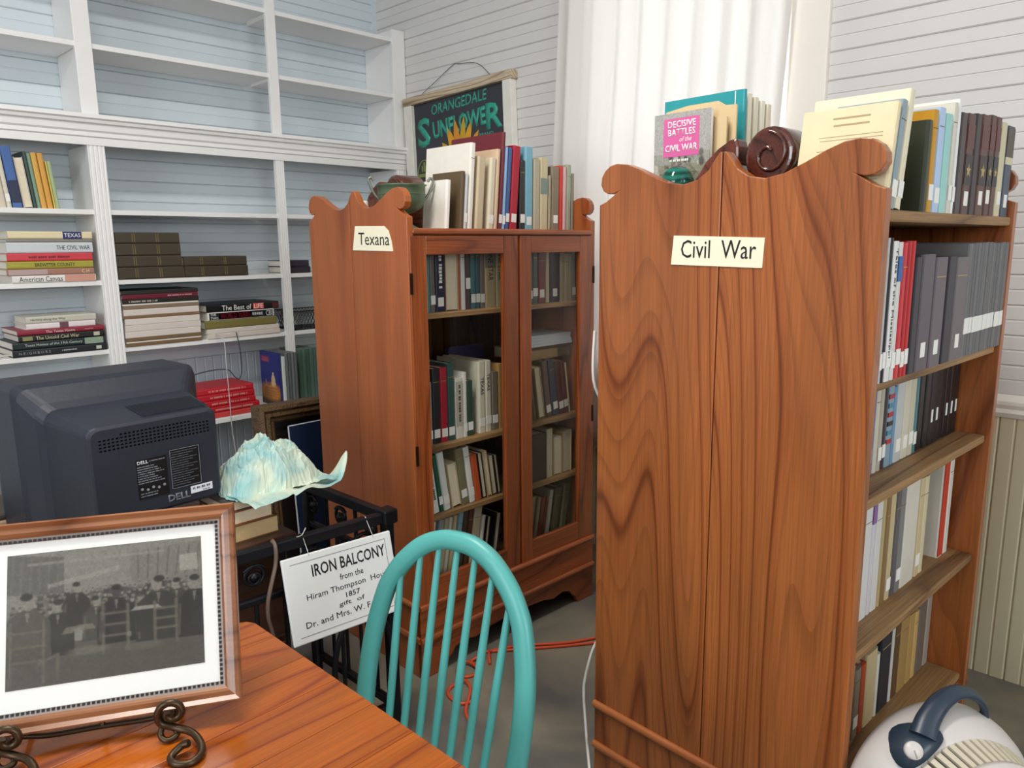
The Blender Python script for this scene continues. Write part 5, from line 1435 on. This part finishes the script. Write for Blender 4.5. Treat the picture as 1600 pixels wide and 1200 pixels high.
def dl(t, yc, zc, w, h, **kw): lettering(t, M_WHITE_INK, pk, plane_M((-.0013, yc, zc), (0, -1, 0), (0, 0, 1)), width=w, height=h, **kw)
dl('DECISIVE', .080, .226, .080, .016, bold=.015); dl('BATTLES', .080, .207, .078, .016, bold=.015); dl('of the', .068, .190, .034, .011, shear=.3); dl('CIVIL WAR', .080, .170, .092, .017, bold=.015)
word_bars(dbk, plane_M((-.0009, .085, .141), (0, -1, 0), (0, 0, 1)), .055, .006, M_WHITE_INK, 4)
# manila folders
for k, (x, y0, y1, h) in enumerate(((.140, .425, .60, .245), (.156, .410, .615, .272))):
    o = MB().prism([(y0, 0), (y1, 0), (y1, h - .02), (y1 - .008, h - .008), (y1 - .07, h), (y0 + .05, h), (y0 + .03, h - .012), (y0, h - .014)], 'x', 0, .005).build('manila_folder', plain('manila_card', 'd8bf92', .6, var=.05))
    o.matrix_world = CIV_M @ Tm(x, 0, 1.611); tag(o, ['shorter manila folder standing behind the Decisive Battles book', 'taller manila folder standing before the teal book'][k], 'folder')
tl_ = standing_cover(.215, .425, .655, .302, .013, '2f9aa0', 'large teal book with white lettering behind the folders', None, False)
lettering('THE', M_WHITE_INK, tl_, plane_M((-.0006, .048, .185), (0, -1, 0), (0, 0, 1)), width=.06, height=.020)
lettering('NA', M_WHITE_INK, tl_, plane_M((-.0006, .078, .150), (0, -1, 0), (0, 0, 1)), width=.045, height=.019)
MB().box(-.0006, .0002, .024, .0265, .002, .300).build('hinge_line', M_WHITE_INK, tl_)
for k in range(4):
    o = make_book(CIV_M @ Tm(.240 + .024 * k, .430 - .004 * k, 1.611), .020, .295 - .006 * k, .22, ['efe7cf', 'e9e0c6', 'f1ead6', 'e6dcc0'][k], 'cream pamphlet binder in row behind the large teal book', soft=True, group='cream binders behind the teal book')

# ------------------------------------------------------------------ sunflower crate label in a window sash, hung on the wall
W_SASH = wood('weathered_sash_wood', 'y', 'c9b79c', 'b39c7e', '8a7258', rings=10, across=8, along=.7, rough=.6, coat=0)
M_SASHW = plain('flaking_white_paint', 'e6e2d8', .55, var=.12, scale=18)
su_ = empty('sunflower_sign', (XW - .014, 2.75, 0)); tag(su_, 'old sash framed Orangedale Sunflower crate label hung on the board wall', 'picture')
# local: y from 0 (right) to .88 (left), z absolute, front towards -x ; hung a little out of level
SZ0, SZ1 = 1.78, 2.415
su_.rotation_euler = (math.radians(-2.0), 0, 0); su_.location = (XW - .014, 2.75, .03)
rail_z = SZ1 - .045
MB().box(-.045, 0, -.01, .89, rail_z, SZ1).build('top_rail', W_SASH, su_, .003)
MB().box(-.043, 0, 0, .062, SZ0, rail_z).build('stile', M_SASHW, su_, .003)
MB().box(-.043, 0, .815, .885, SZ0, rail_z).build('stile', M_SASHW, su_, .003)
MB().box(-.045, 0, -.01, .89, SZ0 - .06, SZ0).build('bottom_rail', W_SASH, su_, .003)
MB().box(-.020, -.012, .062, .815, SZ0, rail_z).build('label_panel', plain('charcoal_print', '34343a', .3, var=.12), su_)
M_TEALINK = plain('teal_print', '2fa08a', .4)
def sl_(t, yc, zc, w, h, mat=M_TEALINK, **kw): lettering(t, mat, su_, plane_M((-.0205, yc, zc), (0, -1, kw.pop('tilt', 0)), (0, 0, 1)), width=w, height=h, **kw)
sl_('ORANGEDALE', .430, 2.325, .46, .058, bold=.012, shear=.15, tilt=.03)
sl_('S', .735, 2.205, .115, .165, bold=.03)
sl_('UNFLOWE', .435, 2.215, .44, .098, bold=.035, tilt=.05)
sl_('R', .150, 2.215, .125, .135, bold=.03)
sl_('BRAND', .215, 2.125, .11, .022, bold=.01)
# petals
rnd = random.Random(8)
for k, (a, ln, wd_) in enumerate(((-78, .17, .05), (-58, .20, .06), (-38, .24, .066), (-20, .28, .062), (-6, .30, .056), (8, .31, .05), (20, .29, .056), (36, .27, .055), (50, .25, .055), (64, .22, .05), (80, .17, .045))):
    pts = [(0, -.006), (ln * .3, -wd_ * .42), (ln * .6, -wd_ * .5), (ln * .85, -wd_ * .3), (ln, 0), (ln * .85, wd_ * .3), (ln * .6, wd_ * .5), (ln * .3, wd_ * .42), (0, .006)]
    M = plane_M((-.0208 - .0004 * (k % 3), .43, 1.94), (0, -math.sin(math.radians(a)), math.cos(math.radians(a))), (0, -math.cos(math.radians(a)), -math.sin(math.radians(a))))
    MB().prism(pts, 'z', 0, .0006).build('petal', plain('petal_' + ['e0a020', 'd9902a', 'c9a024'][k % 3], ['e0a020', 'd9902a', 'c9a024'][k % 3], .45, var=.15, scale=25), su_, local=M)
# round emblem
M_OLV = plain('olive_print', '7f8a4a', .5)
mb = MB(); mb.tube([(-.021, .745 + .062 * math.cos(a), 1.965 + .085 * math.sin(a)) for a in [2 * math.pi * k / 28 for k in range(28)]], .004, 5, closed=True)
mb.box(-.022, -.0205, .737, .753, 1.985, 2.04).box(-.022, -.0205, .72, .732, 1.985, 2.02).box(-.022, -.0205, .758, .770, 1.985, 2.02).box(-.022, -.0205, .69, .80, 1.955, 1.975)
mb.build('round_emblem', M_OLV, su_)
o = MB().tube(spline([(-.02, .76, SZ1 - .003), (-.014, .62, SZ1 + .055), (-.005, .475, SZ1 + .118), (-.005, .43, SZ1 + .116), (-.014, .27, SZ1 + .085), (-.02, .16, SZ1 - .003)], 6), .0018, 5)
o.build('hanging_wire', plain('dark_wire', '55535a', .5, metal=.4), su_)

# ------------------------------------------------------------------ curtain
m, N, L, b = new_mat('white_curtain_cloth')
b.inputs['Base Color'].default_value = srgb('f6f3ef'); b.inputs['Roughness'].default_value = .8
tl2 = N.new('ShaderNodeBsdfTranslucent'); tl2.inputs[0].default_value = srgb('f0eeec')
mx = N.new('ShaderNodeMixShader'); mx.inputs[0].default_value = .35
L.new(b.outputs[0], mx.inputs[1]); L.new(tl2.outputs[0], mx.inputs[2]); L.new(mx.outputs[0], N['Material Output'].inputs[0])
def cur(u, v):
    z_ = .55 + v * 2.75
    yl = np.interp(z_, [.55, 1.94, 2.7, 3.3], [2.56, 2.525, 2.485, 2.47]); yr = np.interp(z_, [.55, 2.0, 2.45, 3.3], [1.40, 1.365, 1.342, 1.33])
    y = yl + (yr - yl) * u
    ph = u * 2 * math.pi * 8.5
    amp = .019 + .010 * noise.noise(Vector((u * 6, v * 1.2, 0)))
    x = XW - .085 + amp * math.sin(ph + .9 * noise.noise(Vector((u * 5, v * 1.5, 4)))) + .003 * math.sin(ph * 2.1 + 1.3) + .014 * noise.noise(Vector((u * 9, v * 2, 8)))
    return (x, y, z_)
o = MB().grid(190, 26, cur).build('curtain', m); s2 = o.modifiers.new('solid', 'SOLIDIFY'); s2.thickness = .0012
tag(o, 'long white gathered curtain over the window of the board wall', 'curtain')
o2 = MB().tube([(XW - .085, 1.25, 3.305), (XW - .085, 2.60, 3.305)], .012, 10).build('curtain_rod', plain('brass_rod', '8a7448', .3, metal=.9)); tag(o2, 'brass rod carrying the white curtain', 'curtain rod')

# ------------------------------------------------------------------ cords on the floor
M_ORANGE = plain('orange_cord_plastic', 'd2502e', .4)
pts = [(2.45, 1.50), (2.181, 1.683), (2.051, 1.780), (1.898, 1.905), (1.832, 1.955), (1.80, 1.925), (1.766, 1.935), (1.75, 1.878), (1.702, 1.862), (1.67, 1.890), (1.69, 1.930), (1.74, 1.935), (1.735, 1.868), (1.702, 1.830), (1.651, 1.774), (1.587, 1.749), (1.554, 1.778), (1.564, 1.839), (1.603, 1.865), (1.650, 1.850), (1.625, 1.790), (1.545, 1.727), (1.504, 1.666), (1.44, 1.61)]
zs = [.006] * len(pts)
for k in (5, 11, 12, 19, 20): zs[k] = .017
o = MB().tube(spline([(x, y, z_) for (x, y), z_ in zip(pts, zs)], 6), .0055, 8).build('extension_cord', M_ORANGE); tag(o, 'orange extension cord coiled on the floor by the glazed bookcase', 'cord')
o = MB().tube(spline([(2.40, 1.62, .006), (2.15, 1.735, .006), (1.98, 1.872, .006), (1.87, 1.93, .008), (1.83, 1.905, .018), (1.80, 1.87, .006)], 6), .0055, 8).build('extension_cord', plain('orange_cord_plastic', 'd2502e', .4)); tag(o, 'second straight orange cord beside the coiled one on the floor', 'cord')
pts = [(.012, .712, 1.33), (.012, .7145, 1.20), (.050, .702, 1.08), (.055, .70, .80), (.050, .702, .52), (.012, .714, .41), (.010, .734, .33), (.010, .739, .275), (.006, .724, .149), (-.01, .698, .059), (-.05, .66, .006), (-.15, .60, .006)]
o = MB().tube(spline(pts, 6), .0042, 8).build('power_cable', plain('white_cord_plastic', 'eeeae4', .4)); o.matrix_world = CIV_M; tag(o, 'white cord running down the back edge of the open bookcase', 'cord')

# ------------------------------------------------------------------ floor fan on a yoke stand
M_FANW = plain('white_fan_plastic', 'cfc8c3', .38, var=.03)
M_FANI = plain('ivory_fan_plastic', 'd2c8b2', .42, var=.04)
M_FANB = plain('navy_fan_plastic', '2b3846', .35, var=.1)
fa = empty('floor_fan')
ax = Vector((-.54, -.83, .12)).normalized()    # axis towards the room
fc = Vector((1.640, .325, .375))
uu = (Vector((0, 0, 1)) - ax * ax.z).normalized(); lx = uu.cross(ax).normalized()
# local: z = axis, y = up, x = right when looked at from the front
fa.matrix_world = Matrix(((lx.x, uu.x, ax.x, fc.x), (lx.y, uu.y, ax.y, fc.y), (lx.z, uu.z, ax.z, fc.z), (0, 0, 0, 1)))
tag(fa, 'white round floor fan with navy carrying handle in front of the open bookcase', 'fan')
MB().lathe([(.185, -.065), (.200, -.058), (.208, -.04), (.210, -.02), (.207, .0), (.198, .025), (.184, .048), (.174, .056)], 72, cap=False).build('outer_shell', M_FANW, fa)
MB().lathe([(.185, -.065), (.150, -.065), (.150, .056), (.174, .056)], 64, cap=False).build('inner_duct', M_FANW, fa)
mb = MB()
for k in range(60):
    M = Matrix.Rotation(2 * math.pi * k / 60, 4, 'Z')
    vs = [(.175, -.0056, .052), (.175, .0056, .052), (.158, -.0050, .118), (.158, .0050, .118), (.166, -.0056, .052), (.166, .0056, .052), (.150, -.0050, .116), (.150, .0050, .116)]
    mb.add(vs, [(0, 1, 3, 2), (4, 6, 7, 5), (0, 2, 6, 4), (1, 5, 7, 3), (0, 4, 5, 1), (2, 3, 7, 6)], False, M)
sb = mb.build('slot_ribs', M_FANI, fa); sb['kind'] = 'stuff'
MB().lathe([(.122, .110), (.123, .132), (.131, .142), (.145, .140), (.160, .126), (.161, .115), (.150, .110)], 64, cap=False).build('front_ring', M_FANW, fa)
mb = MB()
for r_ in (.045, .07, .097): mb.tube([(r_ * math.cos(a), r_ * math.sin(a), .122) for a in [2 * math.pi * k / 36 for k in range(36)]], .0022, 6, closed=True)
for k in range(18):
    a = 2 * math.pi * k / 18; mb.tube([(.022 * math.cos(a), .022 * math.sin(a), .123), (.126 * math.cos(a), .126 * math.sin(a), .123)], .0024, 6)
gr = mb.build('grille', M_FANI, fa)
MB().lathe([(.0, .116), (.032, .116), (.033, .128), (.02, .134), (0, .136)], 28).build('grille_hub', M_FANW, fa)
for k in range(5):
    M = Matrix.Rotation(2 * math.pi * k / 5, 4, 'Z')
    def bl_(u, v):
        r_ = .03 + .095 * u; w = (.022 + .035 * u) * (v - .5) * 2
        return (r_, w, -.005 + .35 * w * (1 - .4 * u))
    MB().grid(6, 6, bl_, M=M).build('blade', plain('grey_blade', '9a9c9c', .4), fa).modifiers.new('solid', 'SOLIDIFY').thickness = .002
MB().lathe([(.034, -.05), (.034, .01), (.018, .02), (0, .022)], 24).build('motor', plain('dark_motor', '33343a', .5), fa)
mb = MB()
for k in range(24):
    a = 2 * math.pi * k / 24; mb.tube([(.03 * math.cos(a), .03 * math.sin(a), -.066), (.165 * math.cos(a), .165 * math.sin(a), -.072)], .002, 5)
for r_ in (.05, .08, .11, .14): mb.tube([(r_ * math.cos(a), r_ * math.sin(a), -.069) for a in [2 * math.pi * k / 36 for k in range(36)]], .002, 5, closed=True)
mb.build('rear_grille', M_FANI, fa)
SHZ = [(.210, -.02), (.207, .0), (.198, .025), (.184, .048), (.174, .056)]
def cyl(deg, r_, z_): a = math.radians(deg); return Vector((r_ * math.sin(a), r_ * math.cos(a), z_))
def on_cone(deg, r_, off):    # point on the front slope of the shell
    z_ = np.interp(r_, [p[0] for p in SHZ[::-1]], [p[1] for p in SHZ[::-1]])
    return cyl(deg, r_, z_) + (cyl(deg, .62, 0).normalized() * .6 + Vector((0, 0, .8))) * off
A0 = -32
ring = []; K = 28
for k in range(K):
    a = 2 * math.pi * k / K
    ring.append((A0 + 15 * math.cos(a) * (1.2 if math.cos(a) > 0 else 1.0), .1925 + .0175 * math.sin(a)))
vs = [on_cone(A0, .1925, .013)] + [on_cone(d_, r_, .010) for d_, r_ in ring] + [on_cone(d_, r_, -.006) for d_, r_ in ring]
fs = []
for k in range(K):
    j = (k + 1) % K; fs += [(0, 1 + k, 1 + j), (1 + k, 1 + K + k, 1 + K + j, 1 + j)]
hpz = MB().add(vs, fs, True).build('handle_plate', M_FANB, fa)
bm = bmesh.new(); bm.from_mesh(hpz.data); bmesh.ops.recalc_face_normals(bm, faces=list(bm.faces)); bm.to_mesh(hpz.data); bm.free()
kp = on_cone(A0 - 3, .1925, .011); kn = (cyl(A0 - 3, 1, 0) * .62 + Vector((0, 0, .78))).normalized()
kM = Matrix.Translation(kp) @ kn.to_track_quat('Z', 'Y').to_matrix().to_4x4()
dl_ = MB().lathe([(.0175, 0), (.0175, .008), (.016, .011), (0, .0115)], 28, M=kM).build('dial', M_FANW, fa)
MB().box(-.001, .001, 0, .015, .0112, .0120, M=kM @ Rm('Z', -30)).build('dial_mark', plain('grey_mark', '8a8680', .5), dl_)
hpts = [cyl(-24, .198, .032), cyl(-15, .216, .020), cyl(-4, .236, .010), cyl(7, .246, .002), cyl(18, .242, -.004), cyl(27, .228, -.008), cyl(33, .205, -.010)]
hs_ = spline(hpts, 6); kk = len(hs_)
MB().tube(hs_, [np.interp(i / (kk - 1), [0, .2, .5, .8, 1], [.027, .022, .017, .014, .012]) for i in range(kk)], 14, flat=.6).build('handle', M_FANB, fa)
# yoke stand
inv = fa.matrix_world.inverted()
side = Vector((lx.x, lx.y, 0)).normalized()
for sg2 in (-1, 1):
    pts = [fc + side * sg2 * .208 - ax * .02, fc + side * sg2 * .222 + Vector((0, 0, -.10)), fc + side * sg2 * .20 + Vector((0, 0, -.24)), Vector((fc.x, fc.y, .05)) + side * sg2 * .11, Vector((fc.x, fc.y, .03))]
    o = MB().tube(spline(pts, 5), .012, 10).build('yoke_arm', M_FANW, fa); o.matrix_local = inv
o = MB().lathe([(.135, 0), (.14, .012), (.125, .028), (.06, .04), (0, .042)], 36, M=Tm(fc.x - .01, fc.y - .03, 0)).build('stand_base', M_FANW, fa); o.matrix_local = inv
